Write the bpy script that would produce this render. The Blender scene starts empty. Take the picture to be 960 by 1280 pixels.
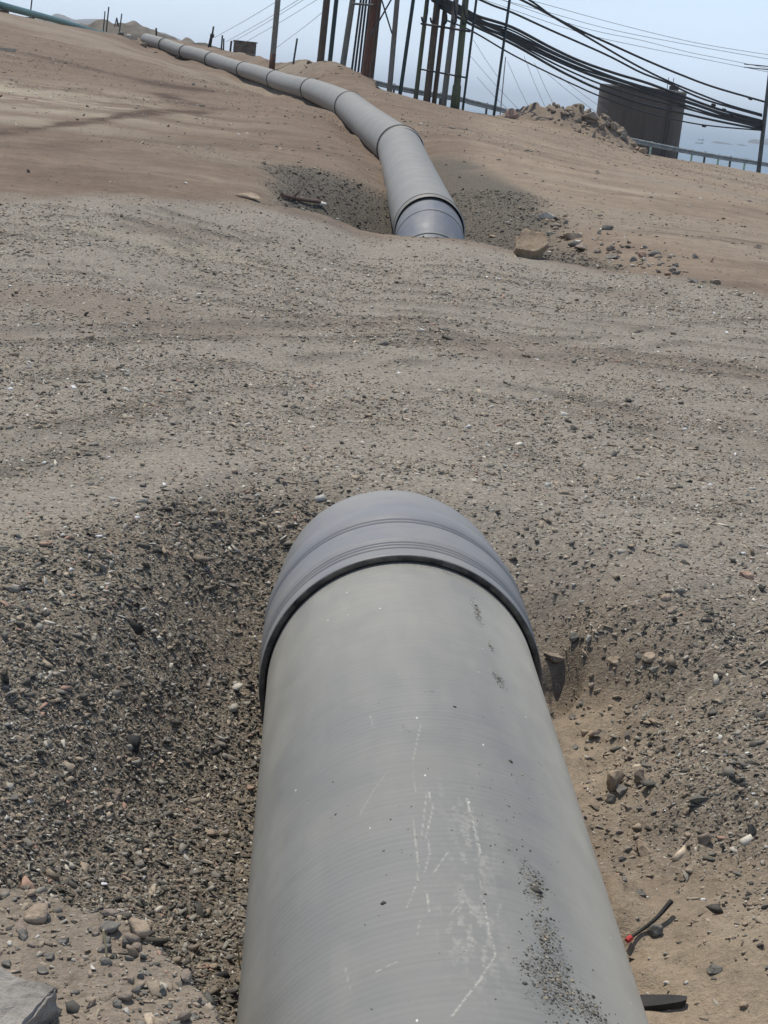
import bpy, math, numpy as np
from mathutils import Matrix, Vector
rng = np.random.default_rng(11)
scene = bpy.context.scene
COL = scene.collection
sm01 = lambda t: (lambda c: c*c*(3-2*c))(np.clip(t, 0, 1))

# ------------------------------------------------------------------ camera
FPX = 2000.0
ROLL = math.radians(6.0); PITCH = math.atan(529/2000.0)
CAMZ = 1.75
CAM = np.array([0, 0, CAMZ])
Fv = np.array([0, math.cos(PITCH), -math.sin(PITCH)]); Uv = np.array([0, math.sin(PITCH), math.cos(PITCH)]); Rv = np.array([1., 0, 0])
Yp = Uv*math.cos(ROLL) - Rv*math.sin(ROLL); Xp = Rv*math.cos(ROLL) + Uv*math.sin(ROLL)
def ray(px, py):
    d = Fv + ((px-480)/FPX)*Xp + ((640-py)/FPX)*Yp
    return d/np.linalg.norm(d)
def W(px, py, y):                       # point seen in that direction at forward distance y
    d = ray(px, py); return CAM + d*(y/d[1])
def WZ(px, py, z):                      # point seen in that direction at height z
    d = ray(px, py); return CAM + d*((z-CAMZ)/d[2])
def AZ(px, py):
    d = ray(px, py); return math.atan2(d[0], d[1])
def PX(P):
    q = np.asarray(P)-CAM
    return 480+FPX*(q@Xp)/(q@Fv), 640-FPX*(q@Yp)/(q@Fv)

cd = bpy.data.cameras.new('camera'); cam = bpy.data.objects.new('camera', cd); COL.objects.link(cam)
cd.sensor_width = 36; cd.lens = FPX*36/1280; cd.clip_start = 0.05; cd.clip_end = 400000
M = Matrix(((Xp[0], Yp[0], -Fv[0], CAM[0]), (Xp[1], Yp[1], -Fv[1], CAM[1]), (Xp[2], Yp[2], -Fv[2], CAM[2]), (0, 0, 0, 1)))
cam.matrix_world = M
scene.camera = cam
scene.render.resolution_x = 768; scene.render.resolution_y = 1024

# ------------------------------------------------------------------ noise
def _h(ix, iy, s):
    n = (ix*374761393 + iy*668265263 + s*974634777) & 0xFFFFFFFF
    n = ((n ^ (n >> 13))*1274126177) & 0xFFFFFFFF
    n = n ^ (n >> 16)
    return (n & 0xFFFF)/65535.0
def vnoise(x, y, s=0):
    x = np.asarray(x, float); y = np.asarray(y, float)
    ix = np.floor(x).astype(np.int64); iy = np.floor(y).astype(np.int64)
    fx = x-ix; fy = y-iy
    fx = fx*fx*fx*(fx*(6*fx-15)+10); fy = fy*fy*fy*(fy*(6*fy-15)+10)
    a = _h(ix, iy, s); b = _h(ix+1, iy, s); c = _h(ix, iy+1, s); d = _h(ix+1, iy+1, s)
    return (a+(b-a)*fx) + ((c+(d-c)*fx)-(a+(b-a)*fx))*fy
def fbm(x, y, wl, oct=4, s=0, gain=.5):
    r = 0; a = 1; t = 0; k = 1/wl
    for i in range(oct):
        r = r + a*(vnoise(x*k+17.3*i, y*k-9.1*i, s+i)-.5); t += a; a *= gain; k *= 2.03
    return r/t*2

# ------------------------------------------------------------------ pipe layout
V1 = ray(408, 19)                       # direction of the near pipe
def near_axis():
    a = ray(324, 960); b = ray(709, 960)
    a = a-V1*(a@V1); b = b-V1*(b@V1); a /= np.linalg.norm(a); b /= np.linalg.norm(b)
    phi = math.acos(a@b)/2; m = a+b; m /= np.linalg.norm(m)
    return CAM+m*(.5/math.sin(phi))
C1 = near_axis(); NR = .5
N_RIGHT = np.cross(V1, [0, 0, 1]); N_RIGHT /= np.linalg.norm(N_RIGHT); N_UP = np.cross(N_RIGHT, V1)
S_RING = 5.5
J = [W(536, 287, 23), W(500, 186, 37), W(437, 133.5, 57), W(389, 112, 78), W(344, 99.5, 95), W(305, 87.5, 108), W(264.5, 74.5, 118), W(232, 65, 126), W(206, 56, 132), W(183, 49.5, 138)]
JA = np.array(J)

def near_st(x, y):
    q0 = x-C1[0]; q1 = y-C1[1]
    vh = V1[:2]/np.linalg.norm(V1[:2])
    return q0*vh[0]+q1*vh[1], q0*vh[1]-q1*vh[0]     # s along, t to the right
def far_t(x, y):                        # signed lateral distance from the far pipeline and fractional joint index
    best = np.full(np.shape(x), 1e9); tt = np.zeros(np.shape(x)); ss = np.zeros(np.shape(x))
    for k in range(-1, len(J)-1):
        a = JA[0]-(JA[1]-JA[0])*.15 if k < 0 else JA[k]; b = JA[k+1]
        d = (b-a)[:2]; L = np.linalg.norm(d); d = d/L
        s = (x-a[0])*d[0]+(y-a[1])*d[1]; t = (x-a[0])*d[1]-(y-a[1])*d[0]
        sc = np.clip(s, 0, L); dist = np.hypot(s-sc, t)
        m = dist < best; best = np.where(m, dist, best); tt = np.where(m, np.where(t > 0, dist, -dist), tt); ss = np.where(m, k+sc/L, ss)
    return tt, ss

# ------------------------------------------------------------------ terrain height
CTRL = []
for px, py, y in [(0,12.5,125),(60,26.5,128),(130,40,132),(165,47.5,136),(0,40,92),(0,60,74),(0,100,47),(0,150,29),(0,200,21.5),
                  (100,60,92),(100,100,54),(100,150,32),(100,200,22.5),(200,75,105),(200,100,68),(200,150,36),(200,210,22.5),
                  (150,55,118),(185,60,135),(225,76,122),(300,110,80),(300,150,42),(300,215,24),(370,130,58),(380,165,38),(400,215,27),(420,245,23.5),
                  (250,56,150),(300,66,133),(340,82,108),(343,87,104),(330,78,112),(375,79,97),(420,84,90),(445,93,87),(475,106,86),(470,118,75),(520,117.5,88),(570,131,88),
                  (540,150,60),(560,175,45),(600,137,90),(660,150,90),(700,158,92),(700,200,48),(620,220,33),(640,180,52),(760,175,94),(800,190,95),(800,250,33),
                  (900,300,25),(950,340,20.5),(950,212.5,112),(950,250,45),(850,220,55),(880,201,105),(700,260,28),(640,290,23.5),(750,330,20),(560,300,21),(530,300,20.8),(450,296,20.6),(480,200,33)]:
    P = W(px, py, y); CTRL.append((math.atan2(P[0], P[1]), math.hypot(P[0], P[1]), P[2]))
for k in range(len(J)):                  # the ground carries the pipeline
    P = J[k]; zz = P[2]-(.02 if k == 0 else .30 if k < 3 else .42)
    CTRL.append((math.atan2(P[0], P[1]), math.hypot(P[0], P[1]), zz))
    if k < len(J)-1:
        Q = (J[k]+J[k+1])/2; CTRL.append((math.atan2(Q[0], Q[1]), math.hypot(Q[0], Q[1]), Q[2]-(.3 if k else .1)))
for a in np.linspace(-.55, .55, 9):
    for d, z in ((1, 0), (3, 0), (5, 0), (7.5, .0), (10.5, -.02), (14, -.06)):
        CTRL.append((a, d, z))
for a, d, z in ((-.5, 25, .3), (-.5, 60, 1.6), (-.5, 125, 4.5), (.5, 22, -.15), (.5, 60, -.5), (.5, 115, -1.8), (-.3, 18, .12), (.3, 18, -.12)):
    CTRL.append((a, d, z))
CTRL = np.array(CTRL); KA, KD = 7.0, 1.0
CU = np.stack([CTRL[:, 0]*KA, np.log(CTRL[:, 1])*KD], 1)
def _tpsK(r2): return .5*r2*np.log(r2+1e-12)
n = len(CU); K = _tpsK(((CU[:, None]-CU[None])**2).sum(-1)) + np.eye(n)*2e-4
P_ = np.concatenate([np.ones((n, 1)), CU], 1)
A_ = np.zeros((n+3, n+3)); A_[:n, :n] = K; A_[:n, n:] = P_; A_[n:, :n] = P_.T
SOL = np.linalg.solve(A_, np.concatenate([CTRL[:, 2], np.zeros(3)]))
def tps(az, d):
    u = np.clip(az, -.6, .6)*KA; v = np.log(np.maximum(d, .8))*KD
    out = SOL[n]+SOL[n+1]*u+SOL[n+2]*v
    for i in range(n):
        out = out + SOL[i]*_tpsK((u-CU[i, 0])**2+(v-CU[i, 1])**2)
    return out
CREST = [(0, 12, 125), (165, 47, 137), (215, 55, 158), (260, 55, 148), (300, 63, 133), (343, 80, 110), (395, 80, 94), (440, 90, 89), (480, 108, 88), (570, 131, 89.5), (660, 150, 93), (760, 175, 98), (880, 200, 109), (950, 212, 114)]
CR_A = np.array([AZ(a, b) for a, b, c in CREST]); CR_D = np.array([c for a, b, c in CREST])
_o = np.argsort(CR_A); CR_A = CR_A[_o]; CR_D = CR_D[_o]
def gauss(x, y, cx, cy, sx, sy): return np.exp(-.5*(((x-cx)/sx)**2+((y-cy)/sy)**2))
EDGE = [(0, 258), (120, 266), (250, 273), (380, 284), (490, 292), (600, 303), (700, 327), (850, 357), (960, 378)]
ED_A = np.array([AZ(a, b) for a, b in EDGE]); ED_D = np.array([np.hypot(*WZ(a, b, -.06 if a > 300 else .05)[:2]) for a, b in EDGE])
PIT_C = WZ(704, 846, -.36)
def left_edge(t): return 5.55+1.5*sm01((t+1.75)/1.25)-.10*np.clip(-t-1.7, 0, 3)
def hump_q(x, y): return np.hypot((x+.87)/.70, (y-2.50)/.84)
def height(x, y, detail=True):
    x = np.asarray(x, float); y = np.asarray(y, float)
    az = np.arctan2(x, y); d = np.hypot(x, y)
    c = np.interp(az, CR_A, CR_D)
    z = tps(az, np.minimum(d, c))
    e = np.maximum(d-c, 0); z = z-(.055*e+.00045*e*e)*sm01(e/3)
    z = z-np.where(az > AZ(470, 105), .30, .0)*sm01((d-c+7)/6)
    z = np.maximum(z, -80)
    # spoil mounds on the crest
    for (px, py, yy, sx, sy, hh) in MOUNDS:
        P = W(px, py, yy); b = gauss(x, y, P[0], P[1], sx, sy)
        z = z+hh*b*(1+.45*fbm(x, y, .9, 4, 5)+.28*fbm(x, y, .35, 3, 6))
    near = d < 14
    s, t = near_st(x, y)
    ed = fbm(x, y, .8, 3, 21)
    # pit left of the near pipe, cut in front of the road
    ye = left_edge(t)+.12*ed
    w_ = 1.95+.75*sm01((-t-.6)/.9); qq = np.clip((ye-y)/w_, 0, 1)
    L = (.45*qq+.55*sm01(qq))*sm01((.1-t)/.2)*(.72-.42*(.6*np.clip((-t-.42)/1.05, 0, 1)+.4*sm01((-t-.42)/1.05))-.14*sm01((-t-1.5)/1.5))
    # gentler cut to the right of it
    yr = 6.95-.60*sm01((t-.5)/.7)+.15*ed
    Rr = sm01((yr-y)/1.45)*sm01((t+.1)/.2)*(.52*sm01((1.6-t+.2*ed)/1.2)+.05)
    z = np.where(near, z-L-Rr, z)
    # sandy hump at the lower left corner, steep towards the pipe
    q = hump_q(x, y)+.07*ed+.05*fbm(x, y, .2, 3, 23)
    z = np.where(near, z+(np.maximum(z, -.12+.03*ed)-z)*(1-sm01((q-1.0)/.20)), z)
    z = np.where(near, z+.10*np.exp(-((t-.53)/.10)**2)*sm01((6-y)/.5)*(.55+1.2*fbm(x, y, .35, 3, 24)), z)
    z = np.where(near, z+.04*fbm(x, y, .30, 4, 25)*sm01((t-.35)/.3)*sm01((2.2-t)/.5)*sm01((6.4-y)/.5)*sm01((y-3.6)/.8)+.012*fbm(x, y, .11, 3, 26)*sm01((t-.4)/.2)*sm01((1.5-t)/.4)*sm01((6.2-y)/.4)*sm01((y-4.2)/.6), z)
    # hollow scoured under the rim on the right, and the crumbling ledge over it
    hq = np.hypot((x-PIT_C[0])/.085, (y-PIT_C[1])/.12)+.55*fbm(x, y, .10, 3, 27)
    z = np.where(near, z-.13*(1-sm01((hq-.45)/.75)), z)
    z = np.where(near, z+.07*gauss(x, y, .92, 5.9, .15, .2)*(1+ed)+.05*np.maximum(fbm(x, y, .16, 3, 28), 0)*gauss(x, y, .9, 5.4, .3, .8), z)
    # gravel heaped against the elbow
    z = np.where(near, z+.05*gauss(x, y, C1[0]+V1[0]*6.9, 7.0, .9, .45), z)
    # pit around the far elbow
    ft, fs = far_t(x, y)
    dq = d-np.interp(az, ED_A, ED_D)-.25
    m = sm01((dq-.30)/.40)*sm01((1-dq/7.5)/.55)*np.where(ft < 0, sm01((2.5+ft)/1.9), sm01((3.2-ft)/2.4))
    far = (d > 15) & (d < 45)
    z = np.where(far, z-m*np.where(ft < 0, .85, .38), z)
    lowl = sm01((1.4-np.abs(ft))/.9)*sm01((fs-.25)/.3)*sm01((9.5-fs)/.5)
    z = np.where(d > 25, z-.22*lowl*np.where(ft < 0, sm01(.5+.8*fbm(x, y, 7, 2, 77)), .45), z)
    if detail:
        sc = np.clip(d/20, .35, 1.5)
        z = z+.009*sc*fbm(x, y, 1.3, 3, 31)+.045*np.clip((d-12)/25, 0, 1)*fbm(x, y, 1.6, 4, 34)
        rr = np.where(near, sm01((d-1)/1), 0)
        z = z+.014*fbm(x, y, .22, 4, 41)*np.clip(1.3-d/40, 0, 1)*(1+1.3*np.where(near, np.clip((L+Rr)*2, 0, 1), 0))
        # wheel ruts that cross the road
        td = track_mask(x, y)+.10*fbm(x, y, .8, 3, 55)
        z = z+np.where((d > 6.3) & (d < 30), .012*np.exp(-((td-.24)/.09)**2)*(.5+fbm(x, y, 1.1, 2, 56))-.010*np.exp(-(td/.16)**2), 0)
        u = y*.985-x*.16; wob = .35*fbm(x, y, 4, 2, 51)
        for yc, wd, hh in ((13.2, .28, .028), (15.6, .30, .035), (18.2, .35, .03), (10.2, .22, .016), (8.3, .2, .012)):
            g = np.exp(-((u+wob-yc)/wd)**2); g2 = np.exp(-((np.abs(u+wob-yc)-wd*1.6)/(wd*.6))**2)
            hh = hh*.45; z = z-hh*g*(.6+.8*vnoise(x*.7, y*.7, 61))+hh*.8*g2*vnoise(x*1.3, y*1.3, 62)
    return z
def _gp(pts): return np.array([WZ(a, b, float(np.interp(b, [280, 340, 420, 620], [-.10, -.05, -.02, 0])))[:2] for a, b in pts])
TRACKS = [_gp(q) for q in ([(-120, 272), (0, 283), (150, 301), (300, 330), (480, 353), (700, 385), (1080, 436)], [(-120, 290), (0, 301), (150, 323), (300, 353), (500, 379), (800, 411), (1080, 450)], [(180, 291), (330, 316), (480, 331), (720, 352)], [(-120, 325), (0, 336), (200, 352), (480, 396), (1080, 490)],
          [(1080, 392), (960, 404), (700, 428), (480, 441), (200, 481), (-120, 545)], [(1080, 600), (900, 548), (700, 500), (480, 468), (250, 470), (-120, 500)], [(-120, 592), (0, 568), (250, 531), (480, 514), (640, 540), (860, 625)], [(-120, 420), (100, 418), (330, 405), (560, 408)])]
def track_mask(x, y):
    best = np.full(np.shape(x), 9.)
    for q in TRACKS:
        for a, b in zip(q[:-1], q[1:]):
            d = b-a; L2 = d@d; k = np.clip(((x-a[0])*d[0]+(y-a[1])*d[1])/L2, 0, 1)
            best = np.minimum(best, np.hypot(x-a[0]-k*d[0], y-a[1]-k*d[1]))
    return best
MOUNDS = [(398, 84, 91, 1.1, 1.6, .22), (690, 165, 90, 1.0, 1.5, .75), (745, 170, 91, 1.1, 1.6, .95), (718, 165, 91, .8, 1.5, .62), (772, 180, 92, .7, 1.2, .65), (665, 155, 90.5, .8, 1.3, .4), (645, 150, 91, .8, 1.2, .30),
          (305, 68, 131, 1.6, 1.4, .12), (335, 74, 120, 1.2, 1.4, .12), (165, 46, 138, 2.2, 1.5, .35)]

# ------------------------------------------------------------------ materials
def mat(name):
    m = bpy.data.materials.new(name); m.use_nodes = True
    nt = m.node_tree; b = nt.nodes['Principled BSDF']; return m, nt, b
def nd(nt, typ, **kw):
    o = nt.nodes.new(typ)
    for k, v in kw.items():
        if k in o.inputs: o.inputs[k].default_value = v
        else: setattr(o, k, v)
    return o
def lk(nt, a, b): nt.links.new(a, b)
def mix(nt, fac, a, b, mode='MIX'):
    o = nt.nodes.new('ShaderNodeMix'); o.data_type = 'RGBA'; o.blend_type = mode
    for sock, v in ((o.inputs[0], fac), (o.inputs[6], a), (o.inputs[7], b)):
        if hasattr(v, 'links'): nt.links.new(v, sock)
        elif isinstance(v, (tuple, list)): sock.default_value = tuple(v)+((1,) if len(v) == 3 else ())
        else: sock.default_value = v
    return o.outputs[2]
def ramp(nt, src, pts):
    o = nt.nodes.new('ShaderNodeValToRGB'); nt.links.new(src, o.inputs[0])
    e = o.color_ramp.elements
    while len(e) > 1: e.remove(e[0])
    e[0].position = pts[0][0]; e[0].color = pts[0][1] if len(pts[0][1]) == 4 else pts[0][1]+(1,)
    for p, c in pts[1:]:
        q = e.new(p); q.color = c if len(c) == 4 else c+(1,)
    return o.outputs[0]
g = lambda v: (v, v, v)
def noise(nt, vec, scale, detail=4, rough=.55):
    o = nd(nt, 'ShaderNodeTexNoise'); o.inputs['Scale'].default_value = scale; o.inputs['Detail'].default_value = detail; o.inputs['Roughness'].default_value = rough
    if vec is not None: nt.links.new(vec, o.inputs['Vector'])
    return o.outputs['Fac']
def objcoord(nt): return nd(nt, 'ShaderNodeTexCoord').outputs['Object']
def bump(nt, h, strength, dist, b, prev=None):
    o = nd(nt, 'ShaderNodeBump'); o.inputs['Strength'].default_value = strength; o.inputs['Distance'].default_value = dist
    nt.links.new(h, o.inputs['Height'])
    if prev is not None: nt.links.new(prev, o.inputs['Normal'])
    if b is not None: nt.links.new(o.outputs[0], b.inputs['Normal'])
    return o.outputs[0]
def math_(nt, op, a, b=None, clamp=False):
    o = nt.nodes.new('ShaderNodeMath'); o.operation = op; o.use_clamp = clamp
    for i, v in enumerate((a, b)):
        if v is None: continue
        if hasattr(v, 'links'): nt.links.new(v, o.inputs[i])
        else: o.inputs[i].default_value = v
    return o.outputs[0]
def simple(name, col, rough=.7, var=.25, scale=6, metallic=0, col2=None, bstr=.2, bdist=.01, spec=None, stretch=None):
    m, nt, b = mat(name); v = objcoord(nt)
    if stretch:
        mp = nd(nt, 'ShaderNodeMapping'); mp.inputs['Scale'].default_value = stretch; lk(nt, v, mp.inputs['Vector']); v = mp.outputs[0]
    f = noise(nt, v, scale, 6, .6)
    c2 = col2 or tuple(c*(1-var*1.6) for c in col); c1 = tuple(min(1, c*(1+var)) for c in col)
    lk(nt, ramp(nt, f, [(.3, c2), (.7, c1)]), b.inputs['Base Color'])
    b.inputs['Roughness'].default_value = rough; b.inputs['Metallic'].default_value = metallic
    if spec is not None: b.inputs['Specular IOR Level'].default_value = spec
    bump(nt, noise(nt, v, scale*5, 4), bstr, bdist, b)
    return m

# soil: brown ground, grey road gravel, dark crushed stone and pale sand told apart by the vertex attribute 'zone'
def soil_material():
    m, nt, b = mat('soil'); v = objcoord(nt)
    at = nd(nt, 'ShaderNodeAttribute'); at.attribute_name = 'zone'
    sp = nd(nt, 'ShaderNodeSeparateColor'); lk(nt, at.outputs['Color'], sp.inputs[0])
    at2 = nd(nt, 'ShaderNodeAttribute'); at2.attribute_name = 'stain'
    sp2 = nd(nt, 'ShaderNodeSeparateColor'); lk(nt, at2.outputs['Color'], sp2.inputs[0])
    big = noise(nt, v, .35, 5, .6); mid = noise(nt, v, 2.2, 6, .65); fine = noise(nt, v, 45, 5, .7); vfine = noise(nt, v, 160, 3, .7)
    brown = ramp(nt, big, [(.3, (.140, .101, .073)), (.5, (.185, .137, .101)), (.7, (.226, .173, .129))])
    brown = mix(nt, .55, brown, ramp(nt, mid, [(.3, (.118, .085, .064)), (.55, (.185, .138, .102)), (.75, (.264, .204, .151))]))
    road = ramp(nt, mid, [(.25, (.212, .186, .153)), (.5, (.258, .228, .190)), (.75, (.298, .266, .221))])
    sand = ramp(nt, mid, [(.25, (.225, .176, .128)), (.55, (.292, .233, .170)), (.8, (.355, .29, .216))])
    # crushed stone: little cells each with its own grey
    vo = nd(nt, 'ShaderNodeTexVoronoi'); vo.inputs['Scale'].default_value = 85; vo.inputs['Randomness'].default_value = 1
    mp = nd(nt, 'ShaderNodeMapping'); mp.inputs['Scale'].default_value = (1, 1.25, 1.0); lk(nt, v, mp.inputs['Vector'])
    wv = nd(nt, 'ShaderNodeVectorMath'); wv.operation = 'ADD'
    nz = nd(nt, 'ShaderNodeTexNoise'); nz.inputs['Scale'].default_value = 40; lk(nt, v, nz.inputs['Vector'])
    sc = nd(nt, 'ShaderNodeVectorMath'); sc.operation = 'SCALE'; sc.inputs['Scale'].default_value = .02; lk(nt, nz.outputs['Color'], sc.inputs[0])
    lk(nt, mp.outputs[0], wv.inputs[0]); lk(nt, sc.outputs[0], wv.inputs[1]); lk(nt, wv.outputs[0], vo.inputs['Vector'])
    sepc = nd(nt, 'ShaderNodeSeparateColor'); lk(nt, vo.outputs['Color'], sepc.inputs[0])
    stone = ramp(nt, sepc.outputs[0], [(0, (.065, .057, .047)), (.35, (.145, .127, .102)), (.7, (.225, .195, .155)), (.92, (.31, .27, .21)), (1, (.47, .42, .34))])
    stone_l = ramp(nt, sepc.outputs[0], [(0, (.085, .075, .060)), (.25, (.192, .170, .138)), (.7, (.272, .243, .198)), (.95, (.36, .325, .265)), (1, (.55, .49, .41))])
    mps = nd(nt, 'ShaderNodeMapping'); mps.inputs['Scale'].default_value = (.8, 1.0, 1.0); mps.inputs['Rotation'].default_value = (0, 0, .25); lk(nt, v, mps.inputs['Vector'])
    strk = noise(nt, mps.outputs[0], .55, 7, .72); grit = noise(nt, v, 9, 6, .8)
    brown = mix(nt, .75, brown, ramp(nt, strk, [(.28, (.76, .73, .71)), (.45, g(.95)), (.55, g(1.03)), (.72, (1.2, 1.2, 1.16))]), 'MULTIPLY')
    sand = mix(nt, .45, sand, ramp(nt, strk, [(.28, (.72, .69, .66)), (.45, g(.95)), (.55, g(1.02)), (.72, g(1.18))]), 'MULTIPLY')
    col = mix(nt, sp.outputs[2], brown, sand)
    col = mix(nt, .55, col, ramp(nt, grit, [(.28, g(.35)), (.44, g(.92)), (.6, g(1.08)), (.76, g(1.6))]), 'MULTIPLY')
    roadmix = mix(nt, ramp(nt, math_(nt, 'MULTIPLY', sepc.outputs[1], 1.0), [(.35, g(0)), (.6, g(.75))]), road, stone_l)
    col = mix(nt, sp.outputs[0], col, roadmix)
    gaps = ramp(nt, math_(nt, 'ADD', sepc.outputs[2], math_(nt, 'MULTIPLY', mid, .6)), [(.45, g(.15)), (.9, g(1))])
    dk = mix(nt, math_(nt, 'MULTIPLY', gaps, .8), (.205, .165, .122), stone)
    col = mix(nt, sp.outputs[1], col, dk)
    col = mix(nt, sp2.outputs[0], col, (.085, .058, .042))
    col = mix(nt, sp2.outputs[1], col, (.37, .325, .245))
    col = mix(nt, math_(nt, 'MULTIPLY', sp2.outputs[2], .92), col, mix(nt, .6, stone, (.070, .063, .055)))
    col = mix(nt, .55, col, ramp(nt, fine, [(.25, g(.55)), (.5, g(1)), (.8, g(1.35))]), 'MULTIPLY')
    col = mix(nt, .35, col, ramp(nt, vfine, [(.3, g(.6)), (.5, g(1)), (.75, g(1.4))]), 'MULTIPLY')
    lk(nt, col, b.inputs['Base Color'])
    b.inputs['Roughness'].default_value = .95; b.inputs['Specular IOR Level'].default_value = .15
    amt = math_(nt, 'ADD', math_(nt, 'MULTIPLY', sp.outputs[0], .35), math_(nt, 'MULTIPLY', sp.outputs[1], 1.0), True)
    hgt = math_(nt, 'MULTIPLY', math_(nt, 'SUBTRACT', 1.0, vo.outputs['Distance']), amt)
    n0 = bump(nt, grit, .5, .06, None)
    n1 = bump(nt, hgt, .55, .012, None, n0)
    n2 = bump(nt, fine, .45, .012, None, n1)
    bump(nt, vfine, .4, .004, b, n2)
    return m
M_SOIL = soil_material()

def attr_stone_material(name, rough=.85):
    m, nt, b = mat(name); v = objcoord(nt)
    at = nd(nt, 'ShaderNodeAttribute'); at.attribute_name = 'tint'
    f = noise(nt, v, 90, 4, .65)
    lk(nt, mix(nt, .6, at.outputs['Color'], ramp(nt, f, [(.25, g(.55)), (.5, g(1)), (.75, g(1.4))]), 'MULTIPLY'), b.inputs['Base Color'])
    b.inputs['Roughness'].default_value = rough; b.inputs['Specular IOR Level'].default_value = .3
    return m
M_GRAVEL = attr_stone_material('crushed_stone')
def rock_mat(name, a, c):
    m, nt, b = mat(name); v = objcoord(nt)
    f = noise(nt, v, 5, 8, .65); f2 = noise(nt, v, 34, 5, .7)
    col = ramp(nt, f, [(.3, a), (.55, c), (.75, tuple(min(1, x*1.25) for x in c))])
    col = mix(nt, .6, col, ramp(nt, f2, [(.25, g(.5)), (.5, g(1)), (.8, g(1.35))]), 'MULTIPLY')
    lk(nt, col, b.inputs['Base Color']); b.inputs['Roughness'].default_value = .92; b.inputs['Specular IOR Level'].default_value = .2
    n1 = bump(nt, f, .6, .05, None); bump(nt, f2, .6, .012, b, n1)
    return m
M_ROCK_TAN = rock_mat('tan_rock', (.22, .165, .12), (.36, .285, .21))
M_ROCK_GREY = rock_mat('grey_rock', (.095, .089, .079), (.195, .182, .16))
M_ROCK_BROWN = rock_mat('brown_rock', (.19, .15, .122), (.27, .222, .178))
M_ROCK_DUST = rock_mat('dusty_rubble', (.165, .130, .10), (.235, .19, .148))
M_ROCK_RED = rock_mat('reddish_rock', (.24, .15, .11), (.36, .25, .19))
M_ROCK_PALE = rock_mat('pale_rock', (.42, .38, .33), (.60, .56, .50))

def pipe_material(name, base, blue, detail=True):
    m, nt, b = mat(name)
    uv = nd(nt, 'ShaderNodeUVMap'); uv.uv_map = 'UVMap'
    oc = objcoord(nt)
    wave = nd(nt, 'ShaderNodeTexWave'); wave.wave_type = 'BANDS'; wave.bands_direction = 'Y'; wave.inputs['Scale'].default_value = 13
    wave.inputs['Distortion'].default_value = .35; wave.inputs['Detail'].default_value = 2; wave.inputs['Detail Scale'].default_value = .6
    lk(nt, uv.outputs[0], wave.inputs['Vector'])
    big = noise(nt, oc, 1.1, 5, .6); mid = noise(nt, oc, 6, 6, .65); sp_ = noise(nt, oc, 75, 3, .7)
    mp = nd(nt, 'ShaderNodeMapping'); mp.inputs['Scale'].default_value = (2.5, 60, 1); lk(nt, uv.outputs[0], mp.inputs['Vector'])
    hoop = noise(nt, mp.outputs[0], 1.0, 4, .6)
    col = mix(nt, ramp(nt, big, [(.35, g(0)), (.65, g(1))]), base, blue)
    col = mix(nt, .35, col, ramp(nt, mid, [(.25, g(.76)), (.5, g(1)), (.75, g(1.16))]), 'MULTIPLY')
    col = mix(nt, .45, col, ramp(nt, hoop, [(.3, g(.86)), (.5, g(1)), (.7, g(1.1))]), 'MULTIPLY')
    col = mix(nt, math_(nt, 'MULTIPLY', ramp(nt, big, [(.4, g(.25)), (.6, g(1))]), .5), col, mix(nt, 1.0, col, ramp(nt, wave.outputs['Fac'], [(.1, g(.92)), (.5, g(1)), (.9, g(1.05))]), 'MULTIPLY'))
    if not detail: col = mix(nt, ramp(nt, noise(nt, oc, 2.4, 7, .7), [(.42, g(0)), (.72, g(.45))]), col, (.29, .268, .228))
    if detail:
        at = nd(nt, 'ShaderNodeAttribute'); at.attribute_name = 'wear'
        s3 = nd(nt, 'ShaderNodeSeparateColor'); lk(nt, at.outputs['Color'], s3.inputs[0])
        brk = ramp(nt, noise(nt, oc, 60, 4, .8), [(.43, g(.05)), (.55, g(1))])
        brk2 = ramp(nt, noise(nt, oc, 95, 4, .8), [(.46, g(0)), (.56, g(1))])
        # dust that lies along the flanks, scratches, muddy spots and painted rim shade
        col = mix(nt, math_(nt, 'MULTIPLY', s3.outputs[2], ramp(nt, mid, [(.3, g(.6)), (.7, g(.85))])), col, (.50, .465, .385))
        col = mix(nt, math_(nt, 'MULTIPLY', s3.outputs[0], math_(nt, 'MULTIPLY', brk, .7)), col, (.50, .47, .41))
        brk3 = ramp(nt, noise(nt, oc, 28, 4, .7), [(.36, g(.45)), (.58, g(1))])
        col = mix(nt, math_(nt, 'MULTIPLY', math_(nt, 'MULTIPLY', math_(nt, 'MULTIPLY', s3.outputs[1], brk2), brk3), .7), col, (.075, .068, .060))
        # tiny pale chips
        mpv = nd(nt, 'ShaderNodeMapping'); mpv.inputs['Scale'].default_value = (1, .55, 1); lk(nt, uv.outputs[0], mpv.inputs['Vector'])
        vo = nd(nt, 'ShaderNodeTexVoronoi'); vo.inputs['Scale'].default_value = 26; lk(nt, mpv.outputs[0], vo.inputs['Vector'])
        sv = nd(nt, 'ShaderNodeSeparateColor'); lk(nt, vo.outputs['Color'], sv.inputs[0])
        chip = math_(nt, 'MULTIPLY', math_(nt, 'LESS_THAN', vo.outputs['Distance'], .075), math_(nt, 'GREATER_THAN', sv.outputs[0], .90))
        col = mix(nt, math_(nt, 'MULTIPLY', chip, .8), col, (.6, .59, .56))
    lk(nt, col, b.inputs['Base Color'])
    b.inputs['Specular IOR Level'].default_value = .35
    lk(nt, ramp(nt, mid, [(.3, g(.50)), (.7, g(.68))]), b.inputs['Roughness'])
    n1 = bump(nt, math_(nt, 'MULTIPLY', wave.outputs['Fac'], ramp(nt, big, [(.35, g(.15)), (.65, g(1))])), .085 if detail else .04, .004, None)
    bump(nt, sp_, .12, .003, b, n1)
    return m
M_PIPE = pipe_material('grey_glassfibre', (.186, .182, .165), (.172, .172, .164))
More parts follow.
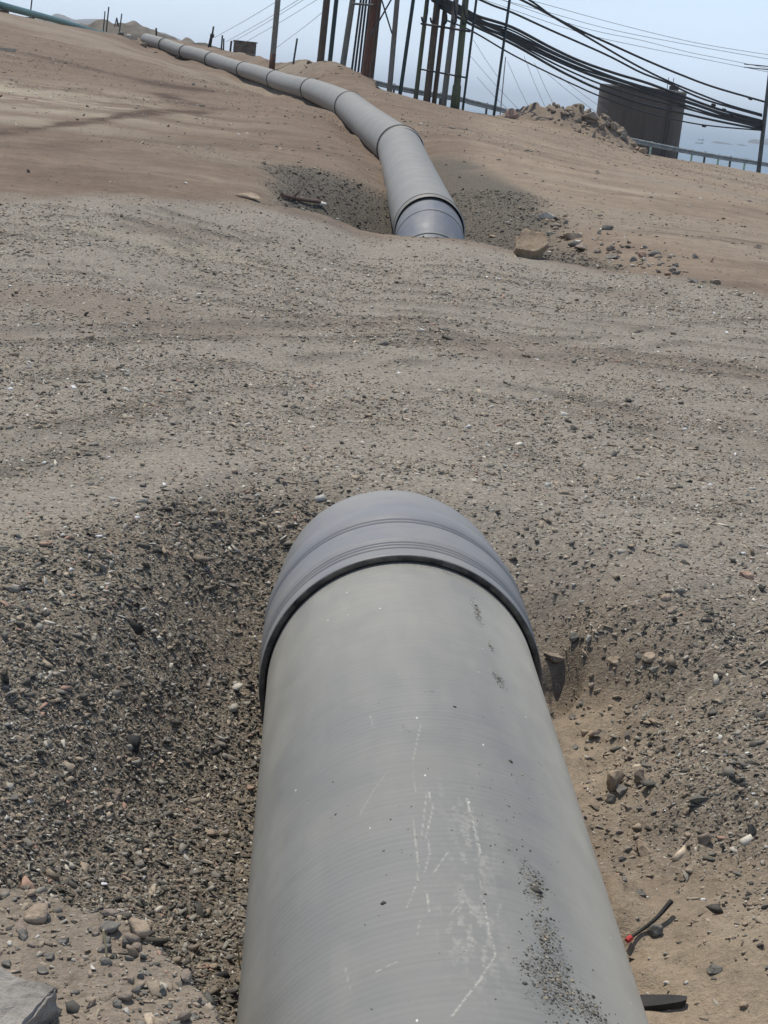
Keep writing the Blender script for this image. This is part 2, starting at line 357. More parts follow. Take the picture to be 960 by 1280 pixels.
M_PIPEFAR = pipe_material('grey_glassfibre_weathered', (.210, .202, .182), (.188, .184, .174), False)
M_COUP = pipe_material('blue_grey_coupling', (.198, .197, .200), (.166, .170, .182), False)
M_ELB = pipe_material('shade_tinted_blue_grey_elbow', (.150, .160, .185), (.130, .142, .172), False)  # far elbow tinted darker and bluer: its shade is put into the colour
M_RUBBER = simple('black_gasket', (.022, .021, .019), .8, .4, 30, bstr=.5)
M_RIM = simple('dirty_rim', (.095, .083, .066), .85, .5, 14, col2=(.02, .019, .018), bstr=.5)
M_TEAL = simple('teal_pipe_coating', (.018, .115, .105), .55, .3, 1.2)
M_WOOD_GREY = simple('grey_pole_wood', (.20, .19, .165), .85, .35, 5, stretch=(8, 8, .6))
M_WOOD_BROWN = simple('brown_pole_wood', (.115, .082, .062), .85, .4, 5, stretch=(8, 8, .6))
M_WOOD_RED = simple('reddish_pole_wood', (.13, .062, .042), .85, .4, 5, stretch=(8, 8, .6))
M_WOOD_GREEN = simple('green_pole_wood', (.105, .118, .070), .85, .35, 5, stretch=(8, 8, .6))
M_POST_TEAL = simple('dark_teal_post', (.022, .045, .050), .6, .3, 6)
M_POST_DARK = simple('dark_post', (.030, .027, .025), .8, .3, 6)
M_STEEL_DARK = simple('dark_steel', (.035, .036, .038), .6, .3, 8)
M_CABLE = simple('cable_sheath', (.012, .016, .018), .55, .3, 3)
M_WIRE = simple('wire_galvanised', (.22, .23, .24), .5, .2, 3)
M_RAIL = simple('galvanised_rail', (.27, .31, .32), .55, .3, 3)
M_RAILPOST = simple('mint_rail_post', (.33, .50, .42), .7, .2, 5)
M_RAILPOST_D = simple('dark_rail_post', (.06, .075, .075), .7, .3, 5)
M_TANK = simple('tank_rusty_steel', (.085, .073, .064), .75, .16, .7, stretch=(3, 3, .35))
M_TANK_L = simple('tank_pale_roof', (.30, .28, .25), .8, .3, 2)
M_CONC = simple('grey_concrete', (.30, .295, .285), .9, .25, 7, bstr=.5)
M_BLOCK = simple('brown_block', (.15, .115, .09), .9, .3, 2)
M_PALEWOOD = simple('pale_board', (.46, .40, .32), .85, .25, 6, stretch=(2, 20, 20))
M_BLACK = simple('flat_black', (.016, .014, .013), .75, .4, 20)
M_RED = simple('red_plastic', (.55, .03, .03), .5, .2, 20)
M_STRAW = simple('dry_straw', (.50, .42, .24), .8, .2, 30)
M_TWIG = simple('dry_twig', (.16, .10, .07), .9, .3, 30)
M_ASPHALT = rock_mat('broken_concrete', (.17, .155, .135), (.29, .265, .235))
M_ISLE = simple('dark_islet_rock', (.06, .06, .065), .9, .3, .02)
M_HILL = simple('hill_ground', (.12, .105, .095), .95, .25, .01)
M_SHIP = simple('ship_hull', (.05, .05, .055), .7, .3, .1)

# ------------------------------------------------------------------ mesh helpers
def mesh_obj(name, V, F, m, parent=None, smooth=False, uv=None, attrs=None, link=True):
    V = np.asarray(V, float)
    me = bpy.data.meshes.new(name)
    if isinstance(F, np.ndarray):
        k = F.shape[1]
        me.vertices.add(len(V)); me.vertices.foreach_set('co', V.astype(np.float32).ravel())
        me.loops.add(F.size); me.loops.foreach_set('vertex_index', F.astype(np.int32).ravel())
        me.polygons.add(len(F)); me.polygons.foreach_set('loop_start', np.arange(0, F.size, k, dtype=np.int32))
        me.update(calc_edges=True); me.validate()
    else:
        me.from_pydata([tuple(v) for v in V], [], F)
    if uv is not None:
        l = me.uv_layers.new(name='UVMap'); idx = np.empty(len(me.loops), np.int32); me.loops.foreach_get('vertex_index', idx)
        l.data.foreach_set('uv', np.asarray(uv, np.float32)[idx].ravel())
    for an, av in (attrs or {}).items():
        a = me.color_attributes.new(an, 'FLOAT_COLOR', 'POINT')
        av = np.asarray(av, np.float32)
        if av.shape[1] == 3: av = np.concatenate([av, np.ones((len(av), 1), np.float32)], 1)
        a.data.foreach_set('color', av.ravel())
    if smooth: me.polygons.foreach_set('use_smooth', np.ones(len(me.polygons), bool))
    if m: me.materials.append(m)
    o = bpy.data.objects.new(name, me)
    if link: COL.objects.link(o)
    if parent is not None:
        o.parent = parent; o.matrix_parent_inverse = Matrix.Translation(parent.location).inverted()
    me.update()
    return o
def tag(o, label=None, cat=None, group=None, kind=None):
    for k, v in (('label', label), ('category', cat), ('group', group), ('kind', kind)):
        if v: o[k] = v
    return o
def empty(name, loc, label, cat, group=None):
    o = bpy.data.objects.new(name, None); COL.objects.link(o); o.location = Vector([float(c) for c in loc]); o.empty_display_size = .2
    return tag(o, label, cat, group)
class MB:
    def __init__(s): s.V = []; s.F = []
    def add(s, V, F):
        b = len(s.V); s.V += [tuple(v) for v in V]; s.F += [tuple(i+b for i in f) for f in F]; return s
    def box(s, c, half, ax=None, bev=0):
        ax = np.eye(3) if ax is None else ax; c = np.asarray(c, float); h = np.asarray(half, float)
        if bev <= 0:
            V = [c+ax.T@(h*np.array([i, j, k])) for i in (-1, 1) for j in (-1, 1) for k in (-1, 1)]
            return s.add(V, [(0, 1, 3, 2), (4, 6, 7, 5), (0, 4, 5, 1), (2, 3, 7, 6), (0, 2, 6, 4), (1, 5, 7, 3)])
        import bmesh
        bm = bmesh.new(); bmesh.ops.create_cube(bm, size=2)
        for v in bm.verts: v.co = Vector(np.array(v.co)*h)
        bmesh.ops.bevel(bm, geom=bm.edges[:], offset=bev, segments=2, affect='EDGES')
        bm.verts.index_update()
        V = [c+ax.T@np.array(v.co) for v in bm.verts]; F = [[v.index for v in f.verts] for f in bm.faces]; bm.free()
        return s.add(V, F)
    def tube(s, pts, rad, seg=10, caps=True):
        pts = np.asarray(pts, float); nP = len(pts); rad = np.broadcast_to(np.asarray(rad, float), (nP,))
        T = np.gradient(pts, axis=0); T /= np.linalg.norm(T, axis=1)[:, None]
        up = np.array([0, 0, 1.]) if abs(T[0][2]) < .9 else np.array([0, 1., 0])
        A = np.cross(T[0], up); A /= np.linalg.norm(A); V = []
        for i in range(nP):
            A = A-T[i]*(A@T[i]); A /= np.linalg.norm(A); B = np.cross(T[i], A)
            for k in range(seg):
                a = 2*math.pi*k/seg; V.append(pts[i]+rad[i]*(A*math.cos(a)+B*math.sin(a)))
        F = [(i*seg+k, i*seg+(k+1) % seg, (i+1)*seg+(k+1) % seg, (i+1)*seg+k) for i in range(nP-1) for k in range(seg)]
        if caps: F += [tuple(range(seg-1, -1, -1)), tuple(range((nP-1)*seg, nP*seg))]
        return s.add(V, F)
    def build(s, name, m, parent=None, smooth=False): return mesh_obj(name, s.V, s.F, m, parent, smooth)
def spline(pts, per=8):                   # Catmull-Rom
    P = np.asarray(pts, float); P = np.vstack([2*P[0]-P[1], P, 2*P[-1]-P[-2]]); out = []
    for i in range(1, len(P)-2):
        for k in range(per):
            t = k/per; a, b, c, d = P[i-1], P[i], P[i+1], P[i+2]
            out.append(.5*((2*b)+(-a+c)*t+(2*a-5*b+4*c-d)*t*t+(-a+3*b-3*c+d)*t**3))
    out.append(P[-2]); return np.array(out)

# ------------------------------------------------------------------ ground sheet
def build_ground():
    core = np.linspace(-.30, .30, 640); side = .30+np.cumsum(np.linspace(.0015, .11, 48))
    side = side[side < math.pi-.02]
    az = np.concatenate([-side[::-1], core, side])
    r = np.exp(np.arange(math.log(1.2), math.log(165), .0046)); r = np.concatenate([[.05, .3, .6, .9], r, np.exp(np.linspace(math.log(170), math.log(900), 40))])
    A, Rr = np.meshgrid(az, r); x = (Rr*np.sin(A)).ravel(); y = (Rr*np.cos(A)).ravel()
    z = np.empty_like(x)
    for i in range(0, len(x), 200000): z[i:i+200000] = height(x[i:i+200000], y[i:i+200000])
    nr, na = A.shape; i = np.arange(nr-1)[:, None]*na+np.arange(na-1)[None]
    F = np.stack([i, i+na, i+na+1, i+1], -1).reshape(-1, 4)[:, ::-1]
    # close the seam behind the camera
    j = np.arange(nr-1)*na; F = np.vstack([F, np.stack([j+na-1, j, j+na, j+2*na-1], 1)])
    zone, stain = zones(x, y)
    o = mesh_obj('ground', np.stack([x, y, z], 1), F, M_SOIL, smooth=True, attrs={'zone': zone, 'stain': stain})
    tag(o, kind='structure'); return o
def zones(x, y):
    az = np.arctan2(x, y); d = np.hypot(x, y); s, t = near_st(x, y); ft, fs = far_t(x, y)
    n1 = fbm(x, y, 2.4, 4, 71); n2 = fbm(x, y, .45, 4, 72); n3 = fbm(x, y, 9, 3, 73)
    ed = np.interp(az, ED_A, ED_D)
    road = sm01((ed-d+.75*n1+.45*n2)/1.3+.75)
    beyond = sm01((d-ed)/3)
    # thin grey wash of gravel beyond the road on the left and the right
    road = np.maximum(road, .35*sm01(n3*1.4+.1)*beyond)
    road = np.clip(road*(1-.40*sm01((n1-.25)/.3)), 0, 1)
    # dark crushed stone
    ye = left_edge(t)+.1+.25*n1+.2*n2
    left = sm01((ye-y)/.45)*sm01((.3-t)/.2)
    hump = hump_q(x, y)
    left = left*sm01((hump-1.03+.2*n2)/.10)
    tan_patch = sm01((n1+.1*n2-.35)/.2)
    left = left*(1-.55*tan_patch)
    right = .75*sm01((t-.85+.45*n1+.25*n2)/.5)*sm01((6.2-y+.5*n1)/.5)*sm01((y-3.9+.6*n1)/.5)
    right = np.maximum(right, .7*sm01((n2+.1)/.3)*np.exp(-((t-1.0)/.5)**2-((y-6.0)/.35)**2))
    dq = d-ed
    fpit = sm01((dq-.45)/.3)*sm01((7.5-dq+1.2*n1)/2)*sm01((2.6+ft+.6*n1)/.8)*(ft < .2)
    fright = sm01((dq-.2)/.4)*sm01((22-dq+3*n1)/7)*sm01((2.9-ft+.7*n1-dq*.06)/.9)*(ft > -.2)
    dark = np.clip(np.maximum.reduce([left, right, fpit, fright]), 0, 1); road = road*(1-.8*np.maximum(fpit, fright))
    # pale sand: the hump, the floor right of the pipe, the bank under the rim, the yard on the right
    sand = np.maximum.reduce([.55*sm01((1.12-hump)/.12), sm01((t-.1)/.2)*sm01((4.5-y+.5*n1)/.7)*(t < 4)*1.0,
                              np.exp(-((t-.72)/.38)**2-((y-5.3)/.7)**2)*1.2,
                              beyond*sm01((az-AZ(560, 160))/.03)*(.55+.6*n1), beyond*.55*sm01(n3*2)*(az < 0)])
    sand = np.clip(sand, 0, 1)
    heap = np.zeros_like(x)
    for (px, py, yy, sx, sy, hh) in MOUNDS:
        P = W(px, py, yy); heap = np.maximum(heap, gauss(x, y, P[0], P[1], sx*1.25, sy*1.25))
    heap = sm01((heap+.2*n2-.30)/.25); sand = sand*(1-heap); road = np.maximum(road*(1-heap), .30*heap)
    road = road*(1-np.where(y < 6.5, np.clip(sand*1.0, 0, 1), 0))*np.where((y < 4.4) & (t > 0), .2, 1)
    # damp dark streaks and pale wheel tracks in the yard
    st = np.zeros_like(x)
    for px, py, yy, L, wd, rot, a in STREAKS:
        P = W(px, py, yy); c, s_ = math.cos(rot), math.sin(rot); dx = x-P[0]; dy = y-P[1]
        u = dx*c+dy*s_; v = -dx*s_+dy*c
        st = np.maximum(st, a*np.exp(-(u/(1.3*L))**2-((v+.5*wd*n1)/wd)**2)*sm01(.95+.9*n1+.5*n2))
    pale = np.zeros_like(x)
    for px, py, yy, L, wd, rot, a in PALES:
        P = W(px, py, yy); c, s_ = math.cos(rot), math.sin(rot); dx = x-P[0]; dy = y-P[1]
        u = dx*c+dy*s_; v = -dx*s_+dy*c
        pale = np.maximum(pale, 1.25*a*np.exp(-(u/L)**2-((v+.5*wd*n1)/wd)**2)*sm01(.6+n1+.5*n2))
    td = track_mask(x, y)+.10*fbm(x, y, .8, 3, 55)
    z0 = np.clip(np.exp(-((td-.26)/.12)**2)*(.55+1.1*n2+.5*n1)+.22*sm01((n1+.2*n2)/.5), 0, 1)*(d > 6.3)*(d < 32)
    yard = np.zeros_like(x); TD = (az < AZ(330, 120)) & (d > 24)
    for q, w_, a_ in YARD:
        best = np.full(x.shape, 99.)
        for a, b in zip(q[:-1], q[1:]):
            ax, ay, bx, by = a[0], a[1]*.22, b[0], b[1]*.22; dx, dy = bx-ax, by-ay
            k = np.clip(((x-ax)*dx+(y*.22-ay)*dy)/(dx*dx+dy*dy), 0, 1); best = np.minimum(best, np.hypot(x-ax-k*dx, y*.22-ay-k*dy))
        yard = np.maximum(yard, a_*np.exp(-((best+.25*n1+.1*n2)/w_)**2)*sm01(.9+n1+.6*n2))
    st = np.maximum(st, np.clip(yard*1.5, 0, 1)*TD); pale = np.clip(pale, 0, 1)*(1-np.clip(1.6*st, 0, 1)); z0 = np.maximum(.72*z0, np.clip(np.maximum(1.1*fpit, .9*fright), 0, 1))
    return np.stack([road, dark, sand], 1), np.stack([st, pale, z0], 1)
_YY = np.exp(np.linspace(math.log(2.2), math.log(150), 420))
def _gd(px, py):                          # forward distance at which that line of sight meets the bare ground
    d = ray(px, py); P = CAM[None]+d[None]*(_YY/d[1])[:, None]
    g_ = P[:, 2]-height(P[:, 0], P[:, 1], False); i = int(np.argmax(g_ < 0))
    if g_[i] >= 0 or i == 0: return 120.
    t = g_[i-1]/(g_[i-1]-g_[i]); return float(_YY[i-1]+(_YY[i]-_YY[i-1])*t)
YARD = [([W(a, b, _gd(a, b))[:2] for a, b in q], w_, a_) for q, w_, a_ in (([(30, 66), (80, 78), (130, 90), (190, 103), (225, 109)], .30, .55), ([(185, 101), (215, 108), (252, 113)], .55, .95), ([(-60, 172), (30, 163), (110, 153), (170, 145), (215, 137)], .26, .75), ([(165, 145), (215, 138), (250, 141)], .34, .9), ([(204, 118), (226, 127), (268, 135)], .30, .8), ([(0, 190), (150, 175), (330, 185)], .35, .35), ([(260, 95), (330, 120), (400, 150)], .5, .35), ([(0, 215), (200, 225), (330, 232)], .18, .3))]
STREAKS = []; PALES = []
for px, py, L, wd, rot, a in [(205, 105, 1.9, 2.2, -.1, .75), (245, 112, 1.2, 1.2, 0, .7), (120, 88, 3.2, 2.0, -.15, .35), (205, 138, 1.6, .8, .1, .75), (165, 145, 1.8, .6, .12, .55), (250, 132, .9, .5, 0, .5),
                              (60, 165, 2.5, .5, .1, .3), (865, 295, .8, .22, -.05, .7), (945, 303, .7, .2, 0, .6), (845, 286, .5, .1, 0, .5), (400, 275, .5, .35, 0, .5), (330, 180, 2, .8, .1, .28), (720, 205, 3, .8, -.1, .25)]:
    STREAKS.append((px, py, _gd(px, py), L, wd, rot, a))
for px, py, L, wd, rot, a in [(80, 128, 3.2, 6.0, 0, .75), (10, 110, 2.6, 7.0, 0, .6), (165, 122, 1.6, 4.0, 0, .6), (60, 152, 2.0, 1.6, 0, .5), (300, 235, 1.5, .8, 0, .40), (880, 262, 2.2, .5, -.1, .5), (800, 240, 2.0, .6, -.1, .35), (230, 312, 1.2, .35, -.1, .4), (900, 650, .35, .25, 0, .35), (40, 690, .4, .3, 0, .35)]:
    PALES.append((px, py, _gd(px, py), L, wd, rot, a))
ground = build_ground()
def gz(x, y): return float(height(np.array([x]), np.array([y]))[0])
def on_ground(px, py):
    yy = _gd(px, py); d = ray(px, py); P = CAM+d*(yy/d[1])
    return np.array([P[0], P[1], gz(P[0], P[1])])

# ------------------------------------------------------------------ gravel strewn over it (stuff)
def build_gravel():
    N0 = 520000; NF = 60000
    az = rng.uniform(-.36, .36, N0+NF); d = np.exp(rng.uniform(math.log(2.3), math.log(30), N0+NF)); d[N0:] = np.sqrt(rng.uniform(18**2, 100**2, NF))
    x = d*np.sin(az); y = d*np.cos(az)
    zone, stn = zones(x, y)
    s, t = near_st(x, y); ft, fs = far_t(x, y)
    # chance per sample ~ wanted density / sample density
    samp = N0/(.72*math.log(30/2.3))/d**2
    cl = sm01(.5+.8*fbm(x, y, .9, 3, 91)+.5*fbm(x, y, .25, 2, 92)+1.0*fbm(x*.16+y*.03, y, .8, 3, 93))
    want = 40+zone[:, 0]*2000*(.2+1.0*cl)+zone[:, 1]*7000*(.12+.95*cl)+zone[:, 2]*420*cl**2
    want = want*(1+1.6*stn[:, 2]); hq_ = hump_q(x, y); want = want+np.where((hq_ < 1.25) & (y < 5), 2200*np.exp(-((hq_-.98)/.17)**2)+1100*cl, 0)
    want *= np.clip(1.6-d/13, np.where(zone[:, 1] > .4, .22, .10), 1)
    keep = rng.random(N0+NF) < want/samp; keep[N0:] = rng.random(NF) < .18+.75*sm01(.3+1.5*fbm(x[N0:], y[N0:], 9, 3, 95))**2
    keep &= ~((np.abs(t) < .46) & (s < 6.0)) & ~((np.abs(ft) < .45) & (d > 21.3))
    x, y, d, zone = x[keep], y[keep], d[keep], zone[keep]
    z = height(x, y); N = len(x)
    size = np.exp(rng.normal(math.log(.0037), .5, N))*(1+.15*zone[:, 1])*np.clip(.8+d/24, 1, 2.2)
    size = np.where(d > 30, np.minimum(np.exp(rng.normal(math.log(.0125), .6, N)), .05), np.minimum(size, .030))
    cube = np.array([[i, j, k] for i in (-1, 1) for j in (-1, 1) for k in (-1, 1)], float)
    jit = cube[None]*(1+rng.uniform(-.45, .25, (N, 8, 3)))
    jit[:, [1, 3, 5, 7], :2] *= rng.uniform(.25, .8, (N, 1, 1)); jit[:, 4:, 1] *= rng.uniform(.15, 1, (N, 1)); jit[:, 4:, 2] *= rng.uniform(.3, 1, (N, 1))
    sc = np.stack([size*rng.uniform(1.0, 2.1, N), size*rng.uniform(.6, 1.15, N), size*rng.uniform(.22, .6, N)], 1)
    jit *= sc[:, None]
    # tilt then turn
    def rot(axis, a):
        c, s_ = np.cos(a), np.sin(a); R = np.zeros((N, 3, 3)); i, j, k = axis, (axis+1) % 3, (axis+2) % 3
        R[:, i, i] = 1; R[:, j, j] = c; R[:, k, k] = c; R[:, j, k] = -s_; R[:, k, j] = s_; return R
    Rm = rot(2, rng.uniform(0, 6.28, N)) @ rot(0, rng.normal(0, .55, N)) @ rot(1, rng.normal(0, .45, N))
    P = np.einsum('nij,nkj->nki', Rm, jit)+np.stack([x, y, z+sc[:, 2]*rng.uniform(-.1, .9, N)], 1)[:, None]
    q = np.array([(0, 1, 3, 2), (4, 6, 7, 5), (0, 4, 5, 1), (2, 3, 7, 6), (0, 2, 6, 4), (1, 5, 7, 3)])
    F = (np.arange(N)[:, None, None]*8+q[None]).reshape(-1, 4)
    u = rng.random(N); dk = zone[:, 1]
    grey = np.exp(rng.normal(np.log(np.where(dk > .4, .135, .165)), .6, N))
    col = np.stack([grey*1.09, grey, grey*.84], 1)
    tan = np.stack([.27, .22, .165]*1)*np.exp(rng.normal(0, .22, (N, 1)))
    col = np.where((u < np.where(dk > .4, .22, .50))[:, None], tan, col)
    col = np.where((u > .975)[:, None], np.array([.46, .44, .40])*rng.uniform(.7, 1.1, (N, 1)), col)
    col = np.where(((u > .96) & (u < .975))[:, None], np.array([.34, .22, .165]), col)
    st_, tt_ = near_st(x, y); col = col*np.where((d > 15) & (dk > .3), .50, 1)[:, None]*np.where((dk > .3) & (d < 8) & (tt_ < 0), .88+.12*sm01((-tt_-.7)/.5), 1)[:, None]  # pit stones beside the near pipe darkened: crevice shade put into their tint
    col = np.clip(col, .03, .6)
    print('gravel', N)
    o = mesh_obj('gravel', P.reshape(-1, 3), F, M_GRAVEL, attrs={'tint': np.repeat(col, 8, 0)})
    tag(o, 'grey crushed stone strewn over the road and the banks of the pits', 'gravel', kind='stuff')


build_gravel()

# ------------------------------------------------------------------ pipes
def ring_path(path, rad, seg, wear=None, a0=0, a1=2*math.pi, up=None):
    path = np.asarray(path, float); rad = np.broadcast_to(np.asarray(rad, float), (len(path),))
    T = np.gradient(path, axis=0); T /= np.linalg.norm(T, axis=1)[:, None]
    full = abs(a1-a0-2*math.pi) < 1e-6
    ang = np.linspace(a0, a1, seg+1)
    Rg = np.cross(T, [0, 0, 1.]); Rg /= np.linalg.norm(Rg, axis=1)[:, None]; Up = np.cross(Rg, T)
    V = path[:, None]+rad[:, None, None]*(Rg[:, None]*np.sin(ang)[None, :, None]+Up[:, None]*np.cos(ang)[None, :, None])
    L = np.concatenate([[0], np.cumsum(np.linalg.norm(np.diff(path, axis=0), axis=1))])
    uv = np.stack(np.broadcast_arrays(ang[None]*.5, L[:, None]), -1)
    nP, nA = len(path), seg+1; i = np.arange(nP-1)[:, None]*nA+np.arange(nA-1)[None]
    F = np.stack([i, i+1, i+nA+1, i+nA], -1).reshape(-1, 4)
    return V.reshape(-1, 3), F, uv.reshape(-1, 2), ang, L
def pipe_hit(px, py):                      # angle and length along the near pipe seen at that pixel
    d = ray(px, py); o = CAM-C1; d_ = d-V1*(d@V1); o_ = o-V1*(o@V1)
    a = d_@d_; b = 2*d_@o_; c = o_@o_-NR**2; disc = max(b*b-4*a*c, 0)
    k = (-b-math.sqrt(disc))/(2*a); P = o+d*k
    return math.atan2(P@N_RIGHT, P@N_UP), P@V1
def seg_dist(A, S, pts):
    best = np.full(A.shape, 9.)
    for (a, b) in zip(pts[:-1], pts[1:]):
        ax, ay = a[0]*.5, a[1]; bx, by = b[0]*.5, b[1]
        dx, dy = bx-ax, by-ay; L2 = dx*dx+dy*dy+1e-12
        k = np.clip(((A*.5-ax)*dx+(S-ay)*dy)/L2, 0, 1)
        best = np.minimum(best, np.hypot(A*.5-ax-k*dx, S-ay-k*dy))
    return best
def near_pipe():
    e = empty('pipe', C1+V1*2-np.array([0, 0, .5]), 'wide grey pipe in the foreground, scratched along its top, running into the bell socket', 'pipe')
    path = np.concatenate([np.linspace(-4, 2.3, 30), np.linspace(2.3, S_RING+.2, 1050)[1:]])
    V, F, uv, ang, L = ring_path(C1+path[:, None]*V1, NR, 720)
    A = np.broadcast_to(ang[None], (len(path), 721)); A = np.where(A > math.pi, A-2*math.pi, A); S = np.broadcast_to(path[:, None], A.shape)
    scr = np.zeros(A.shape); mud_shade = np.zeros(A.shape)
    for pts, w, a in [([(583, 998), (592, 1030), (600, 1066)], .005, 1), ([(604, 1125), (612, 1165), (619, 1195), (600, 1225), (565, 1270)], .004, .9), ([(526, 905), (516, 950), (520, 990)], .003, .55), ([(536, 990), (541, 1010), (533, 1045)], .003, .8),
                      ([(515, 1020), (521, 1065), (523, 1100), (508, 1135)], .003, .7), ([(533, 1045), (538, 1065), (531, 1090)], .003, .6), ([(560, 1065), (543, 1090)], .003, .8), ([(534, 1115), (536, 1140)], .003, .8), ([(486, 962), (466, 990), (450, 1018)], .0025, .5),
                      ([(470, 1215), (495, 1203)], .0035, 1), ([(463, 895), (467, 910)], .003, .6), ([(585, 1000), (598, 1060), (602, 1125)], .003, .45), ([(565, 1140), (580, 1125), (572, 1142)], .003, .6), ([(525, 1150), (522, 1168)], .0025, .5), ([(432, 1210), (438, 1240)], .0025, .4),
                      ([(612, 1170), (628, 1125)], .003, .4), ([(534, 985), (527, 1045)], .0025, .6)]:
        q = [pipe_hit(*p) for p in pts]; scr = np.maximum(scr, a*np.clip(1.3-seg_dist(A, S, q)/(w*.62), 0, 1))
    # chafed patch beside the long scratch
    for (px, py, ra, rs, a) in [(590, 1060, .05, .22, .42), (588, 1160, .06, .18, .45), (600, 1190, .05, .15, .40), (565, 1000, .04, .12, .25)]:
        q = pipe_hit(px, py); mk = np.exp(-((A-q[0])*.5/ra)**2-((S-q[1])/rs)**2)
        scr = np.maximum(scr, a*mk*sm01((fbm(A*40, S*26, 1.2, 3, 3)+.05)/.25))
    for (px, py, ra, rs, a) in [(597, 768, .014, .10, 1.0), (590, 752, .01, .05, .8), (614, 810, .01, .04, .9), (623, 850, .018, .07, 1.0), (668, 1108, .03, .10, 1.0), (684, 1172, .035, .11, .95), (690, 1225, .06, .12, 1.0), (730, 1255, .05, .06, .8), (675, 955, .012, .012, .9), (560, 715, .03, .03, .9), (600, 725, .05, .025, .8), (535, 865, .012, .01, .7), (640, 1060, .02, .04, .4)]:
        q = pipe_hit(px, py); u = (A-q[0])*.5; w_ = S-q[1]
        mk = np.exp(-(u/ra)**2-(w_/rs)**2)
        mud_shade = np.maximum(mud_shade, a*sm01((mk*1.5-.35+.75*fbm(A*.5*6, S*6, .30, 4, 8))/.4)*(mk > .03))
    q = seg_dist(A, S, [pipe_hit(503, 906), pipe_hit(508, 914), pipe_hit(516, 915)]); mud_shade = np.maximum(mud_shade, np.clip(1.5-q/.0035, 0, 1)*1.0)
    mud_shade = np.maximum(mud_shade, .75*sm01((S-(S_RING-.05)+.03*fbm(A*4, S, .4, 3, 6))/.03))  # dark band before the socket: shadow of the rim painted into this mask
    dust = np.clip(1.0*sm01((A-.30)/.85)+.20*sm01((-A-.9)/.5)+.22*sm01((S-4.0)/1.2)+.10*fbm(A*2, S, .3, 4, 12), 0, 1)
    mesh_obj('barrel', V, F, M_PIPE, e, True, uv, {'wear': np.stack([scr.ravel(), mud_shade.ravel(), dust.ravel()], 1)})
    return e
near_pipe()

def pipe_grit():
    V, F, Cc = [], [], []; r = np.random.default_rng(77)
    cube = np.array([[i, j, k] for i in (-1, 1) for j in (-1, 1) for k in (-1, 1)], float); q6 = [(0, 1, 3, 2), (4, 6, 7, 5), (0, 4, 5, 1), (2, 3, 7, 6), (0, 2, 6, 4), (1, 5, 7, 3)]
    for px, py, ra, rs, nn in [(668, 1108, .028, .09, 130), (684, 1172, .03, .10, 150), (690, 1228, .055, .11, 420), (735, 1262, .05, .06, 160), (597, 768, .014, .09, 50), (623, 850, .016, .06, 40), (614, 810, .01, .04, 14), (600, 725, .05, .03, 60), (640, 1000, .10, .5, 40), (520, 1100, .25, .7, 40)]:
        a0, s0 = pipe_hit(px, py)
        for _ in range(int(nn*1.5)):
            da, ds = r.normal(0, .6, 2); a = a0+da*ra*2; s_ = s0+ds*rs
            if abs(a) > 1.4 or s_ > S_RING-.01: continue
            nrm = N_RIGHT*math.sin(a)+N_UP*math.cos(a); P = C1+V1*s_+nrm*(NR+.0004); t2 = np.cross(nrm, V1)
            h = np.exp(r.normal(math.log(.0011), .5)); j = cube*(1+r.uniform(-.45, .2, (8, 3)))*np.array([h*1.2, h, h*.55]); th = r.uniform(0, 6.28)
            j = np.stack([j[:, 0]*math.cos(th)-j[:, 1]*math.sin(th), j[:, 0]*math.sin(th)+j[:, 1]*math.cos(th), j[:, 2]], 1)
            b = len(V)*8; V.append(P+j[:, :1]*V1+j[:, 1:2]*t2+j[:, 2:3]*nrm); F += [tuple(b+i for i in f) for f in q6]
            c = np.exp(r.normal(math.log(.07), .4))*np.array([1.08, 1, .86]) if r.random() < .72 else np.array([.30, .25, .18])*r.uniform(.7, 1.2); Cc.append(np.repeat(c[None], 8, 0))
    o = mesh_obj('grit', np.concatenate(V), np.array(F), M_GRAVEL, attrs={'tint': np.concatenate(Cc)})
    tag(o, 'dark grit lying in patches on the right shoulder of the near pipe', 'grit', kind='stuff')
pipe_grit()

